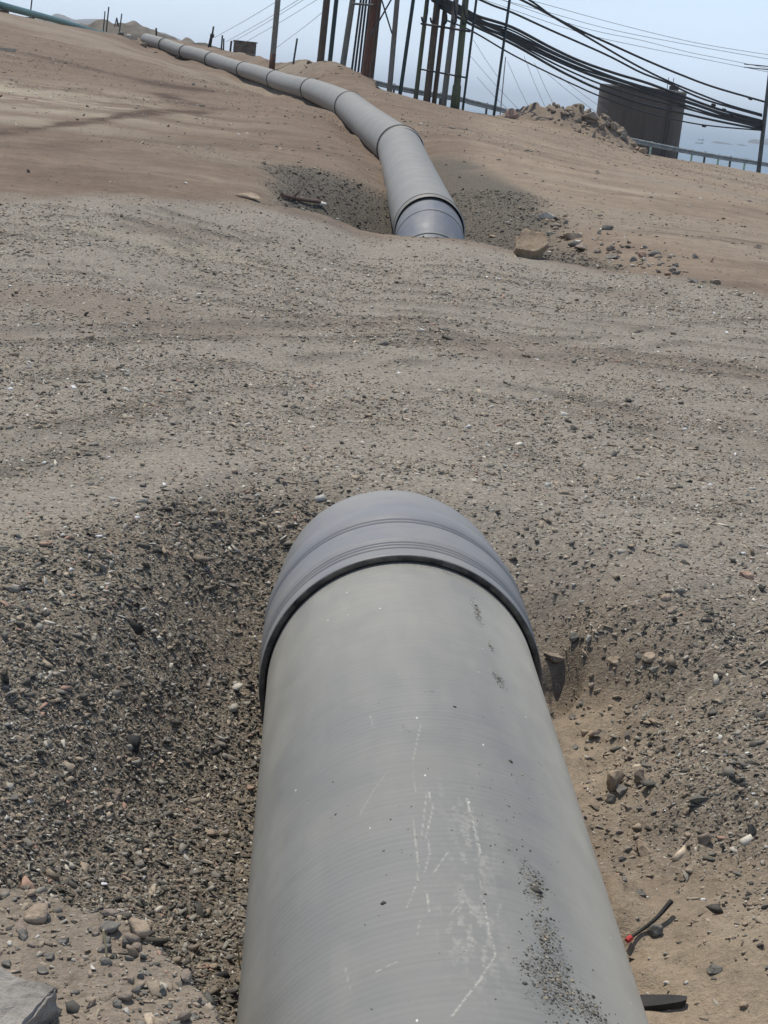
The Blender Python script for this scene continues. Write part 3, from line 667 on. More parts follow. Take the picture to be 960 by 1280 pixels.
def near_elbow():
    e = empty('pipe_elbow', C1+V1*6-np.array([0, 0, .6]), 'blue-grey bell socket of the near pipe, bending down under the gravel road', 'pipe elbow')
    # socket with turned grooves
    s0 = S_RING; prof = []
    for s in np.linspace(0, .68, 180):
        r = .531
        for c in (.085, .120, .150): r -= .012*math.exp(-((s-c)/.008)**2)
        for c in (.40, .435): r -= .012*math.exp(-((s-c)/.009)**2)
        if .17 < s < .38: r += .004*float(sm01((s-.17)/.02)*sm01((.38-s)/.02))
        r += .004*float(sm01((s-.45)/.03))-.0195*float(sm01((s-.50)/.18)); r -= .003*max(0, 1-s/.008)**2
        prof.append((s0+s, r))
    prof = np.array(prof)
    V, F, uv, *_ = ring_path(C1+prof[:, :1]*V1, prof[:, 1], 160)
    sock = mesh_obj('socket', V, F, M_COUP, e, True, uv)
    # rim: annular face and inner lip
    pts = [(s0+.001, .5282), (s0-.004, .525), (s0-.004, .510), (s0+.001, .506), (s0+.06, .503)]
    V, F, uv, *_ = ring_path_profile(pts)
    mesh_obj('rim', V, F, M_RIM, sock, True, uv)
    pts = [(s0+.012, .506), (s0+.010, .4985)]
    V, F, uv, *_ = ring_path_profile(pts)
    mesh_obj('gasket', V, F, M_RUBBER, sock, True, uv)
    # mitred bend diving under the road
    p = C1+V1*(s0+.70); d = V1.copy(); pth = [p-V1*.35, p-V1*.08, p]
    for k in range(5):
        c, s_ = math.cos(math.radians(9.5)), math.sin(math.radians(9.5))
        d = d*c-N_UP*s_; d /= np.linalg.norm(d); pth += [p+d*.04, p+d*.22]; p = p+d*.26
    V, F, uv, *_ = ring_path(np.array(pth), .5135, 120)
    mesh_obj('bend', V, F, M_COUP, e, True, uv)
    # two dark lifting slots on the right of the socket
    for px, py in ((614, 702), (622, 716)):
        q = ray(px, py); d_ = q-V1*(q@V1); o = CAM-C1; o_ = o-V1*(o@V1); a = d_@d_; b = 2*d_@o_; c = o_@o_-.528**2
        P = CAM+q*((-b-math.sqrt(max(b*b-4*a*c, 0)))/(2*a))
        nn = (P-C1)-V1*((P-C1)@V1); nn /= np.linalg.norm(nn); tt = np.cross(V1, nn)
        MB().box(P, (.016, .036, .004), np.array([V1, tt, nn]), .003).build('slot', M_RUBBER, sock)
def ring_path_profile(pts):
    pts = np.array(pts); ang = np.linspace(0, 2*math.pi, 161)
    V = (C1+pts[:, :1]*V1)[:, None]+pts[:, 1][:, None, None]*(N_RIGHT*np.sin(ang)[:, None]+N_UP*np.cos(ang)[:, None])[None]
    nA = 161; i = np.arange(len(pts)-1)[:, None]*nA+np.arange(nA-1)[None]; F = np.stack([i, i+1, i+nA+1, i+nA], -1).reshape(-1, 4)
    uv = np.stack(np.broadcast_arrays(ang[None]*.5, pts[:, :1]), -1).reshape(-1, 2)
    return V.reshape(-1, 3), F, uv
near_elbow()

def band(name, p, d, r, w, m, parent, seg=72):
    pth = np.array([p-d*w, p-d*w*.6, p+d*w*.6, p+d*w]); V, F, uv, *_ = ring_path(pth, [r-.02, r, r, r-.02], seg)
    return mesh_obj(name, V, F, m, parent, True, uv)
def far_pipes():
    d0 = (J[0]-J[1])/np.linalg.norm(J[0]-J[1])
    e = empty('pipe_elbow', J[0]-np.array([0, 0, .5]), 'mitred elbow in shade-dark blue-grey where the far pipe rises out of the road', 'pipe elbow')
    p = J[0].copy(); d = d0.copy(); up = np.cross(np.cross(d, [0, 0, 1.]), d); up /= np.linalg.norm(up)
    pth = [p]; seam = []
    for k in range(4):
        c, s_ = math.cos(math.radians(11)), math.sin(math.radians(11))
        up2 = up*c+d*s_; d = d*c-up*s_; up = up2; pth += [p+d*.05, p+d*.52]; p = p+d*.57; seam.append((p.copy(), d.copy()))
    V, F, uv, *_ = ring_path(np.array(pth), .478, 96)
    mesh_obj('bend', V, F, M_ELB, e, True, uv)
    for p_, d_ in seam[:2]: band('weld_seam', p_, d_, .4835, .022, M_PIPEFAR, e)
    band('collar', J[0]+d0*.11, d0, .508, .10, M_PIPEFAR, e)
    ords = ['next to the elbow at the road', 'second from the road elbow', 'third from the road elbow', 'fourth from the road elbow', 'fifth from the road elbow', 'sixth from the road elbow', 'seventh from the road elbow', 'last but one before the crest', 'last one, half buried at the crest']
    for k in range(len(J)-1):
        a, b = J[k], J[k+1]; d = (b-a)/np.linalg.norm(b-a)
        o = empty('pipe_section', a-np.array([0, 0, .5]), 'grey pipe section with a dark joint ring, '+ords[k], 'pipe', 'sections of the far grey pipeline')
        L = np.linalg.norm(b-a); t = np.linspace(0, 1, 24)[:, None]
        pth = a+(b-a)*t; bend = np.sin(t[:, 0]*math.pi)*(.05, .05, -.03, .04, -.03, .03, -.03, .03, .0)[k]
        pth = pth-np.array([0, 0, 1])*bend[:, None]*(.5 if k < 2 else 1)
        V, F, uv, *_ = ring_path(pth, .5, 96)
        mesh_obj('barrel', V, F, M_PIPEFAR, o, True, uv)
        band('joint_ring', a-d*.04 if k == 0 else a, d, .513 if k == 0 else .535, .040 if k == 0 else .06+.018*k, M_RUBBER, o)
        if k: band('socket', a-d*(.28+.02*k), d, .512, .25, M_PIPEFAR, o)
far_pipes()
# bolt-on: teal pipe at the upper left
P0, P1, P2 = W(-60, -12, 122), W(0, 6.5, 126), W(150, 47.5, 215)
P1b = W(75, 26.5, 166)
e = empty('teal_pipe', P1-np.array([0, 0, .3]), 'long teal green pipe lying along the slope at upper left', 'pipe')
V, F, uv, *_ = ring_path(spline([W(-130, -36, 112), P0, P1, P1b, W(120, 40, 196), P2], 12), .29, 24)
mesh_obj('barrel', V, F, M_TEAL, e, True, uv)
for px, py, yy in ((5, 8, 126.2), (38, 17, 146), (52, 21, 154)):
    P = W(px, py+4.5, yy); z = gz(P[0], P[1]); sp = MB().box((P[0], P[1], (P[2]+min(z, P[2]-.4))/2-.05), (.35, .2, (P[2]-min(z, P[2]-.4))/2+.05)); sp.build('support_block', M_BLOCK, e)

# ------------------------------------------------------------------ poles, wires and cables
def pole(name, base, top_px, width_px, m, label, cat, group=None, y=None, taper=.85, H=9.5, foot=None, lean=True, seg=14):
    P = W(base[0], base[1], y); z = gz(P[0], P[1]); T = W(top_px[0], top_px[1], y)
    d = T-P; d /= np.linalg.norm(d); r = width_px*y/FPX/2
    b = P-d*max(.3, (P[2]-z)/max(d[2], .3)+.3)
    L = H if lean else np.linalg.norm(T-P)
    e_pts = np.array([b, P, P+d*L*.5, P+d*L]); rr = [r*1.08, r, r*(1+taper)/2, r*taper]
    o = empty(name, P, label, cat, group)
    MB().tube(e_pts, rr, seg).build('shaft', m, o, True)
    if foot:
        MB().tube([P-d*.4, P+d*.9, P+d*1.0], [r*1.35, r*1.2, r*1.0], seg).build('butt', foot, o, True)
    return o, P, d, r
GP = 'poles of the cluster on the crest'
o, P, d, r = pole('utility_pole', (339.5, 88), (347.5, -2), 7.2, M_WOOD_GREY, 'tall lone grey wooden pole with a brown foot behind the pipe', 'pole', None, 104)
MB().tube([P-d*.3, P+d*1.0], [r*1.07, r*1.03], 14).build('foot_sleeve', M_WOOD_RED, o, True)
pole('utility_pole', (401, 72), (408.5, 0), 8.8, M_WOOD_BROWN, 'thick brown wooden pole standing on the dirt mound, leftmost of the cluster', 'pole', GP, 93)
pole('steel_post', (412.5, 75.5), (420.5, 0), 5.6, M_POST_TEAL, 'dark teal post just right of the pole on the dirt mound', 'post', GP, 95)
pole('utility_pole', (428.5, 82), (440.8, 0), 7.4, M_WOOD_GREY, 'grey wooden pole leaning right, left of the thin dark rods', 'pole', GP, 92)
for i, (bx, by, tx) in enumerate(((439.7, 88, 451), (443.4, 90, 454.5), (447.6, 91.5, 458), (451.5, 94, 462))):
    pole('thin_rod', (bx, by), (tx, 0), 2.7, M_STEEL_DARK, 'one of four thin dark rods standing beside the big reddish pole', 'rod', 'four thin dark rods in the cluster', 92, 1, 7, seg=8)
o, PB, dB, rB = pole('utility_pole', (456, 100), (468.5, 0), 10, M_WOOD_RED, 'thickest reddish brown pole of the cluster, right of the thin rods', 'pole', GP, 88)
pole('utility_pole', (463.5, 106), (474.5, 0), 5.5, M_WOOD_BROWN, 'dark brown pole tight against the right side of the thick reddish pole', 'pole', GP, 89.5)
pole('utility_pole', (486.8, 114), (496.5, 0), 6.6, M_WOOD_GREY, 'grey pole touched by the X brace, right of the reddish pole', 'pole', GP, 88)
pole('steel_post', (500.3, 116), (516.6, 0), 4.8, M_POST_TEAL, 'dark teal post leaning right, alone between two grey poles', 'post', GP, 88)
pole('utility_pole', (520.3, 117), (534, 0), 5.6, M_WOOD_GREEN, 'slim greenish pole at the left end of the crossbars', 'pole', GP, 88)
pole('utility_pole', (534.2, 119), (547.2, 0), 8.8, M_WOOD_BROWN, 'brown pole, left one of the close brown pair in the crossbar row', 'pole', GP, 87.6)
pole('utility_pole', (543.4, 121), (557.5, 0), 5.8, M_WOOD_BROWN, 'narrower brown pole, right one of the close brown pair', 'pole', GP, 87.9)
pole('utility_pole', (555, 125), (570, 0), 7.2, M_WOOD_GREY, 'grey pole between the brown pair and the thick green pole', 'pole', GP, 87.4)
pole('utility_pole', (569, 130), (582, 0), 8.6, M_WOOD_GREEN, 'thick mossy green pole with a widened foot at the right end of the row', 'pole', GP, 87, foot=M_WOOD_GREEN)
pole('steel_post', (580, 124), (595.4, 0), 3.0, M_POST_TEAL, 'slender dark post right beside the thick mossy green pole', 'post', GP, 89, 1)
pole('steel_post', (619, 132), (637, 0), 3.3, M_POST_TEAL, 'slender dark post standing alone behind the guardrail, crossed by the cables', 'post', None, 92, 1)
o, PR, dR, rR = pole('utility_pole', (948.6, 210), (960.2, 110), 5.4, simple('grey_teal_pole', (.075, .085, .085), .7, .3, 4), 'dark grey utility pole at the right edge where the cables meet', 'pole', None, 112)
for yy in (80, 84): 
    a = W(930, yy, 113); b = W(1000, yy+7, 113); MB().tube([a, b], .035, 8).build('crossarm', M_STEEL_DARK, o)
pole('steel_post', (367, 77), (371.5, 48), 2.3, M_POST_TEAL, 'short teal post with a flat cap, left of the dirt mound', 'post', None, 100, 1, lean=False)
# crossbars and braces
def bar(name, a, b, ya, yb, w, m, label, cat, group=None):
    A, B = W(*a, ya), W(*b, yb); d = (B-A)/np.linalg.norm(B-A); o = MB().tube([A, A+d*.01, B-d*.01, B], [w*.9, w, w, w*.9], 8).build(name, m); return tag(o, label, cat, group)
bar('crossbar', (526, 29.5), (588, 39.5), 87.2, 86.2, .055, M_STEEL_DARK, 'upper horizontal crossbar tying the row of poles together', 'crossbar')
bar('crossbar', (526, 86.5), (582, 97), 87.2, 86.2, .045, M_STEEL_DARK, 'lower horizontal crossbar tying the row of poles together', 'crossbar')
bar('crossbar', (441, 4.5), (467, 6.5), 90.5, 87, .06, M_STEEL_DARK, 'short crossbar from the leaning grey pole to the thick reddish pole', 'crossbar')
bar('brace', (462.5, 46), (491, -4), 86.8, 87.2, .045, M_STEEL_DARK, 'diagonal brace rising right from the thick reddish pole', 'brace')
bar('brace', (476.5, -2), (490, 42), 87.4, 87.4, .04, M_STEEL_DARK, 'diagonal brace falling right to the grey pole', 'brace')
def wire(pts, ya, yb, rad, m, name, label, cat, group=None, seg=6, per=6, xa=None, xb=None):
    xa = pts[0][0] if xa is None else xa; xb = pts[-1][0] if xb is None else xb
    P = [W(px, py, ya+(yb-ya)*(px-xa)/(xb-xa)) for px, py in pts]
    P = spline(P, per); o = MB().tube(P, rad, seg).build(name, m, None, True); return tag(o, label, cat, group)
CB = 'black cables sagging from the pole cluster to the right pole'
def cable(pts, rad, label, group=CB): return wire(pts, 86.5, 111.8, rad, M_CABLE, 'overhead_cable', label, 'cable', group, 7, 8, 540, 950)
cable([(600, -22), (650, -1), (688, 19), (723, 37), (765, 56), (807, 75), (850, 93), (893, 109), (955, 127)], .068, 'topmost heavy black cable over the tank, ending highest on the right pole')
cable([(610, -26), (660, -1), (690, 20), (727, 42), (787, 77), (830, 99), (873, 117), (910, 131), (952, 143)], .062, 'second heavy cable from the top, crossing the topmost one left of the tank')
cable([(560, -19), (612, 5), (640, 15.5), (687, 37), (757, 68), (800, 90), (833, 103), (880, 124), (952, 145)], .062, 'third heavy black cable from the top, single over the left half')
UB = 'black cables of the dense bundle over the tank'
lab_b = 'black cable inside the dense bundle that sags across the tank top'
bund = [((540, -8), (573, 7), (597, 20), (640, 34), (690, 60), (727, 77), (770, 92), (810, 104), (855, 121), (900, 137), (952, 151)),
        ((540, -6), (575, 11), (600, 25), (640, 42), (690, 66), (727, 82), (770, 98), (815, 112), (860, 127), (905, 142), (952, 153)),
        ((540, -3), (575, 14), (605, 30), (640, 45), (690, 70), (730, 87), (775, 101), (820, 116), (865, 130), (908, 144), (952, 155)),
        ((540, 0), (575, 16), (605, 34), (640, 48), (690, 73), (735, 92), (780, 106), (825, 121), (870, 136), (910, 148), (952, 157)),
        ((540, -2), (575, 12), (605, 27), (640, 38), (690, 64), (740, 86), (790, 104), (830, 115), (870, 131), (910, 146), (952, 154)),
        ((540, 1), (575, 19), (605, 35), (640, 50), (690, 74), (740, 95), (790, 112), (830, 124), (870, 139), (910, 150), (952, 158))]
for i, b in enumerate(bund): cable(b, (.085, .075, .07, .07, .05, .05)[i], lab_b, UB)
cable([(540, -1), (580, 20), (610, 36), (640, 51), (680, 73), (715, 90), (751, 105), (800, 121), (855, 135), (900, 147), (952, 160)], .055, 'cable just under the dense bundle, touching the upper left corner of the tank')
cable([(550, 9), (590, 31), (620, 45), (650, 60), (690, 83), (715, 96), (748, 111), (800, 129), (855, 142), (905, 153), (952, 162)], .075, 'heavy cable second from below, crossing the upper part of the tank')
cable([(560, 26), (592, 40), (640, 68), (690, 93), (720, 107), (747, 119), (795, 137), (855, 152), (895, 158), (952, 163)], .045, 'lowest thin black cable crossing the middle of the tank')
for (px, py, yy) in ((880, 160 - 3, 107.5), (915, 143, 109.5), (892, 131, 108), (938, 123, 111), (905, 137, 109)):
    P = W(px, py, yy); tag(MB().tube([P+np.array([-.16, 0, .02]), P+np.array([-.1, 0, 0]), P+np.array([.1, 0, -.03]), P+np.array([.16, 0, -.05])], [.03, .09, .09, .03], 8).build('cable_clamp', M_STEEL_DARK), 'small dark clamp hanging on the cables near the right pole', 'clamp', 'clamps on the cables near the right pole')
LP = 'cable loops hanging down the poles of the row'
for (x0, y0, x1, y1) in ((534, -4, 529, 27), (546, -2, 540, 28), (556, 0, 555, 30), (568, 2, 567, 30), (580, 4, 580, 30)):
    wire([(x0, y0), (x0+.5, y0+10), ((x0+x1)/2+2.5, (y0+y1)/2+4), (x1+3, y1-3), (x1-.5, y1), (x1-2, y1-6)], 86.4, 86.4, .05, M_CABLE, 'cable_loop', 'black cable loop hanging close along a pole of the crossbar row', 'cable', LP, 6, 4, 0, 1)
FW = 'thin distant wires high over the tank'
for i, pts in enumerate([[(560, -28), (673, 3), (760, 27), (840, 47), (900, 59), (985, 72)], [(560, -18), (673, 12), (760, 36), (850, 54), (905, 64), (985, 78)], [(600, -10), (723, 33), (800, 50), (860, 65), (920, 77), (985, 91)], [(600, -2), (723, 40), (800, 58), (870, 72), (920, 82), (985, 95)]]):
    wire(pts, 108, 113, .017, M_WIRE, 'overhead_wire', 'thin faint wire high above the tank, running to the right pole', 'wire', FW, 5, 6)
GW = 'thin stay wires right of the pole cluster'
for a, b in (((634, 76), (663, 138)), ((655, 70), (681, 133)), ((668, 78), (694, 135)), ((684, 92), (746, 141)), ((588, 70), (652, 141)), ((592, 50), (622, 96)), ((700, 96), (760, 140)), ((596, 96), (634, 136))):
    wire([a, ((a[0]+b[0])/2-.5, (a[1]+b[1])/2+.8), b], 100, 100, .012, M_WIRE, 'stay_wire', 'thin pale stay wire slanting down behind the guardrail', 'wire', GW, 5, 3)
GL = 'thin stay wires left of the pole cluster'
for a, b in (((268, 47), (352, -2)), ((283, 52), (376, -2)), ((290, 53), (382, -2)), ((306, 53), (402, -4)), ((345, 60), (412, 8))):
    wire([a, ((a[0]+b[0])/2+.5, (a[1]+b[1])/2+.8), b], 128, 97, .016, M_WIRE, 'stay_wire', 'thin stay wire slanting from the left ground up to the poles', 'wire', GL, 5, 3)
pole('steel_post', (627, 124), (632, 71), 1.3, M_WIRE, 'very thin pale rod behind the guardrail, right of the slender post', 'rod', None, 99, 1, lean=False, seg=6)

# short posts along the crest on the left
for (bx, by, tx, ty, w, yy, lab) in [(38.5, 12, 40.5, -6, 1.7, 150, 'thin teal post rising behind the long teal pipe'), (129.7, 32, 131.3, 14, 1.5, 210, 'leftmost of the thin posts on the far ridge, the shorter of a pair'), (133.5, 33, 136, 8.5, 1.7, 210, 'tallest thin post on the far ridge at upper left'),
                                     (150, 34, 152.3, 17, 1.6, 205, 'thin post at the right end of the far ridge posts'), (195.5, 47.5, 195.2, 35, 2.2, 160, 'short dark post behind the crest end of the grey pipe'),
                                     (277, 57, 278, 44, 2.0, 143, 'dark stake right of the knotted post on the crest'), (279.5, 57.5, 279.8, 48, 1.8, 142, 'shorter dark stake of a close pair on the crest'), (288.3, 60, 289.3, 51, 2.4, 138, 'stubby dark stake just left of the brown block')]:
    pole('post', (bx, by), (tx, ty), w, M_POST_DARK if yy < 180 else M_POST_TEAL, lab, 'post', None, yy, 1, lean=False, seg=8)
o, P, d, r = pole('post', (264, 52), (267, 33), 2.2, M_POST_DARK, 'dark knotted post with an old clamp on the crest', 'post', None, 145, 1, lean=False, seg=8)
MB().tube([P+d*.3, P+d*.42, P+d*.62, P+d*.7], [.08, .2, .17, .08], 8).build('knot', M_POST_DARK, o)
MB().tube([P+d*.35-np.array([.1, 0, 0]), P-d*.75-np.array([.18, 0, 0])], .075, 8).build('prop', M_POST_DARK, o)
o = empty('tripod_stand', W(146, 33, 205), 'small tripod of thin rods between the far ridge posts', 'tripod')
for x2 in (143, 148.5, 146.5):
    MB().tube([W(146, 22, 205), W(x2, 33.5, 205+(x2-146)*.1)], .06, 6).build('leg', M_POST_DARK, o)

# ------------------------------------------------------------------ guardrail
gr_px = [(455, 98, 92), (470, 102, 92.5), (517, 112.5, 93.5), (575, 122.5, 95), (590, 126.5, 96), (622, 134.5, 97), (655, 144, 98), (720, 158, 101), (782, 172.5, 104.5), (847, 186, 108.5), (900, 195.5, 112), (945, 202.5, 115), (990, 210, 118)]
ge = empty('guardrail', W(700, 160, 100), 'grey corrugated roadside guardrail with mint and dark posts along the crest', 'guardrail')
gr_px = [(a, b-2, c) for a, b, c in gr_px]
C = spline([W(*q) for q in gr_px], 6)
def wbeam(C, hh):
    T = np.gradient(C, axis=0); T[:, 2] = 0; T /= np.linalg.norm(T, axis=1)[:, None]; Nn = np.stack([T[:, 1], -T[:, 0], np.zeros(len(T))], 1)
    prof = [(0, 0), (.05, .02), (.08, .06), (.05, .11), (.0, .155), (.05, .20), (.08, .25), (.05, .29), (0, .31), (-.015, .31), (.03, .28), (.055, .25), (.03, .21), (-.02, .155), (.03, .10), (.055, .06), (.03, .03), (-.015, 0)]
    pr = np.array(prof); V = C[:, None]+Nn[:, None]*pr[None, :, :1]-np.array([0, 0, 1.])*pr[None, :, 1:]*hh
    k = len(pr); F = [(i*k+j, i*k+(j+1) % k, (i+1)*k+(j+1) % k, (i+1)*k+j) for i in range(len(C)-1) for j in range(k)]
    return V.reshape(-1, 3), F
V, F = wbeam(C, 1.0); mesh_obj('rail', V, F, M_RAIL, ge)
def railpt(px): return W(px, np.interp(px, [q[0] for q in gr_px], [q[1] for q in gr_px]), np.interp(px, [q[0] for q in gr_px], [q[2] for q in gr_px]))
for i, px in enumerate(list(range(464, 660, 29))+[722, 752, 786, 815]+[848, 866, 882, 899, 914, 932, 949, 966]):
    P = railpt(px); q = P+np.array([0, .11, 0])
    lo = min(gz(q[0], q[1])-.2, P[2]-.85)
    MB().box((q[0], q[1], (P[2]+.03+lo)/2), (.06, .08, (P[2]+.03-lo)/2), None, .01).build('rail_post', M_RAILPOST if i % 2 == 0 else M_RAILPOST_D, ge)

# ------------------------------------------------------------------ tank
def tank():
    y = 128; cx = W(800, 140, y)
    r = 104*y/FPX/2*1.0; top = W(801, 110, y)[2]; base = -4.2
    e = empty('storage_tank', (cx[0], y, base), 'dark rusty cylindrical storage tank standing behind the guardrail', 'tank')
    hz = np.linspace(base, top, 14); V = []; seg = 72
    for z in hz:
        for k in range(seg): a = 2*math.pi*k/seg; V.append((cx[0]+r*math.cos(a), y+r*math.sin(a), z))
    F = [(i*seg+k, i*seg+(k+1) % seg, (i+1)*seg+(k+1) % seg, (i+1)*seg+k) for i in range(len(hz)-1) for k in range(seg)]
    mesh_obj('shell', V, F, M_TANK, e, True)
    V = [(cx[0]+rr*math.cos(2*math.pi*k/seg), y+rr*math.sin(2*math.pi*k/seg), z) for rr, z in ((r+.04, top-.10), (r+.04, top+.02), (r-.05, top+.03), (.05, top+.16)) for k in range(seg)]
    F = [(i*seg+k, i*seg+(k+1) % seg, (i+1)*seg+(k+1) % seg, (i+1)*seg+k) for i in range(3) for k in range(seg)]+[tuple(range(3*seg, 4*seg))]
    mesh_obj('roof', V, F, M_TANK_L, e, False)
    for i, zz in enumerate(np.linspace(base+1.2, top-1.3, 4)):
        V, F = [], []
        mb = MB(); pts = [(cx[0]+(r+.006)*math.cos(a), y+(r+.006)*math.sin(a), zz) for a in np.linspace(0, 2*math.pi, 73)]
        mb.tube(pts, .018, 6, False).build('seam', M_TANK, e, True)
    lad = MB(); a0 = math.radians(-58)
    for da in (-.045, .045):
        x, y2 = cx[0]+(r+.12)*math.cos(a0+da), y+(r+.12)*math.sin(a0+da); lad.tube([(x, y2, base+.5), (x, y2, top+.5)], .03, 6)
    for z in np.arange(base+.6, top, .35):
        lad.tube([(cx[0]+(r+.12)*math.cos(a0+q), y+(r+.12)*math.sin(a0+q), z) for q in (-.045, .045)], .02, 6)
    lad.build('ladder', M_STEEL_DARK, e)
    for px in (834, 840.5):
        P = W(px, 110, y-1.2); MB().tube([(P[0], P[1], top-.05), (P[0], P[1], top+.95)], .032, 8).build('vent_pipe', M_RAIL, e)
    P = W(842, 113, y-1.5); MB().box((P[0], P[1], top+.17), (.33, .3, .2), None, .03).build('hatch', M_STEEL_DARK, e)
tank()

# ------------------------------------------------------------------ rocks, clods and bits
import bmesh
def ico(sub):
    bm = bmesh.new(); bmesh.ops.create_icosphere(bm, subdivisions=sub, radius=1); V = np.array([v.co[:] for v in bm.verts]); F = np.array([[v.index for v in f.verts] for f in bm.faces]); bm.free(); return V, F
ICO = {k: ico(k) for k in (2, 3, 4)}
def rock_verts(seed, dims, cuts=9, sub=3, rough=.06, depth=(.35, .75), planes=()):
    r = np.random.default_rng(seed); V, F = ICO[sub]; V = V.copy()
    for _ in range(cuts):
        nv = r.normal(size=3); nv /= np.linalg.norm(nv); o = r.uniform(*depth); m = np.maximum(V@nv-o, 0); V -= m[:, None]*nv
    for nv, o in planes:
        nv = np.asarray(nv, float); nv = nv/np.linalg.norm(nv); m = np.maximum(V@nv-o, 0); V -= m[:, None]*nv
    a = fbm(V[:, 0]*1.1+V[:, 2]*.7+seed, V[:, 1]*1.1-V[:, 2]*.6, .55, 3, seed % 50); V *= (1+rough*a)[:, None]
    return V*np.asarray(dims), F
def rock(name, pos, dims, m, label, cat='rock', group=None, seed=0, rotz=0, tilt=(0, 0), sink=.25, cuts=9, sub=3, rough=.06, depth=(.35, .75), z=None, planes=()):
    V, F = rock_verts(seed, dims, cuts, sub, rough, depth, planes)
    R = np.array((Matrix.Rotation(rotz, 3, 'Z') @ Matrix.Rotation(tilt[0], 3, 'X') @ Matrix.Rotation(tilt[1], 3, 'Y')))
    V = V@R.T
    base = V[:, 2].min(); h = V[:, 2].max()-base
    zg = gz(pos[0], pos[1]) if z is None else z
    o = mesh_obj(name, V-np.array([0, 0, base+sink*h]), F, m); o.location = (float(pos[0]), float(pos[1]), float(zg))
    return tag(o, label, cat, group)
def rpx(px, py, wpx, hpx, m, label, seed, group=None, sink=.25, asp=.7, rotz=0, tilt=(0, 0), name='rock', cat='rock', **kw):
    P = on_ground(px, py+hpx*.3); k = P[1]/FPX
    return rock(name, P, (wpx*k/2*1.1, wpx*k/2*asp*1.1, hpx*k/2*1.15), m, label, cat, group, seed, rotz, tilt, sink, **kw)
# boulder by the far elbow
rpx(661, 305, 58, 58, rock_mat('boulder_rock', (.17, .125, .088), (.30, .235, .165)), 'large flat-topped tan boulder with a dark underside, right of the far elbow', 5, sink=.34, asp=.85, cuts=9, sub=4, rough=.30, depth=(.55, .85), planes=[((-.10, -.62, 1), .24), ((-.25, -1, -.55), .42), ((.75, -.8, -.3), .50), ((1, .1, .1), .66), ((-1, -.2, .25), .66)])
spec = [(684, 270, 30, 9, M_ROCK_PALE, 'thin pale slab lying on the dark gravel behind the tan boulder'), (712, 296, 34, 12, M_ROCK_TAN, 'flat tan stone with a dark underside right of the boulder'), (725, 310, 30, 10, M_ROCK_BROWN, 'long brown slab leaning over a dark gap near the boulder'), (768, 320, 24, 9, M_ROCK_GREY, 'flat grey shard in the middle of the scattered stones'),
        (800, 318, 14, 12, M_ROCK_RED, 'reddish brown lump standing among the scattered stones'), (869, 320, 10, 10, M_ROCK_GREY, 'rounded grey stone at the right end of the scatter'), (889, 325, 9, 11, M_ROCK_RED, 'dark reddish stone beside the rounded grey one'), (893, 352, 18, 10, M_ROCK_BROWN, 'brown clod on the sandy ground at far right'), (866, 351, 20, 7, M_ROCK_GREY, 'flat dark shard left of the brown clod'), (835, 341, 10, 8, M_ROCK_RED, 'small orange-brown stone near the road edge at right'), (948, 308, 12, 8, M_ROCK_BROWN, 'brown stone by the right frame edge')]
for i, (px, py, w, h, m, lab) in enumerate(spec): rpx(px, py, w, h, m, lab, 100+i, rotz=i*.7, asp=.6+.05*(i % 4), tilt=(.15*(i % 3-1), .1))
r2 = np.random.default_rng(5)
SC = 'small stones scattered right of the tan boulder'
for i in range(210):
    t = r2.random(); px = 640+210*t**.9+r2.normal(0, 16); py = 276+62*t+r2.normal(0, 14)
    if not (598 < px < 900) or abs(px-661) < 24 and abs(py-300) < 22: continue
    w = np.exp(r2.normal(math.log(6.0), .45))*(1.25 if i < 60 else .8); m = [M_ROCK_TAN, M_ROCK_BROWN, M_ROCK_GREY, M_ROCK_GREY, M_ROCK_PALE][r2.integers(0, 5)]
    rpx(px, py, w, w*r2.uniform(.35, .7), m, 'small loose stone scattered on the ground right of the tan boulder', 200+i, SC, rotz=r2.uniform(0, 6), tilt=(r2.normal(0, .2), r2.normal(0, .2)), sub=2)
# rubble heap on the crest
RB = 'rubble blocks of the heap in front of the tank'
for i in range(150):
    px = r2.choice([r2.normal(745, 26), r2.normal(770, 18), r2.normal(695, 28)]); t = r2.random(); y0 = 90+r2.uniform(-3.0, 1.5)
    P = W(px, 160, y0); z = gz(P[0], P[1]); q = PX((P[0], P[1], z))
    w = np.exp(r2.normal(math.log(.17), .55)); m = M_ROCK_DUST
    rock('rock', P, (w*1.1, w*.8, w*.65), m, 'rubble block lying on the heap in front of the tank', 'rock', RB, 400+i, r2.uniform(0, 6), (r2.normal(0, .4), r2.normal(0, .4)), .5, 13, 3, .12, (.4, .75))
for i, (px, py, w, h, lab, m) in enumerate([(640, 151, 20, 15, 'reddish boulder at the left end of the rubble heap', M_ROCK_RED), (667, 146, 9, 9, 'rounded stone on top of the rubble heap, left part', M_ROCK_BROWN), (765, 159, 16, 13, 'big angular block on the right shoulder of the rubble heap', M_ROCK_BROWN), (778, 176, 13, 11, 'grey-brown block at the front foot of the rubble heap', M_ROCK_GREY), (733, 176, 24, 12, 'wide overhanging slab low in the rubble heap', M_ROCK_BROWN), (803, 188, 14, 8, 'pale broken block at the right end of the rubble heap', M_ROCK_TAN), (796, 189, 7, 6, 'small reddish block beside the pale one at the heap end', M_ROCK_RED), (755, 181, 9, 9, 'round dark stone in front of the rubble heap', M_ROCK_GREY)]):
    P = W(px, py+h*.5, 88.5 if px < 700 else 89.5); k = P[1]/FPX
    rock('rock', P, (w*k/2*1.15, w*k*.4, h*k/2*1.2), m, lab, 'rock', None, 500+i, i*.8, (.15, .1), .15, 11, 3, .07)
MD = 'clods on the spoil mound left of the poles'
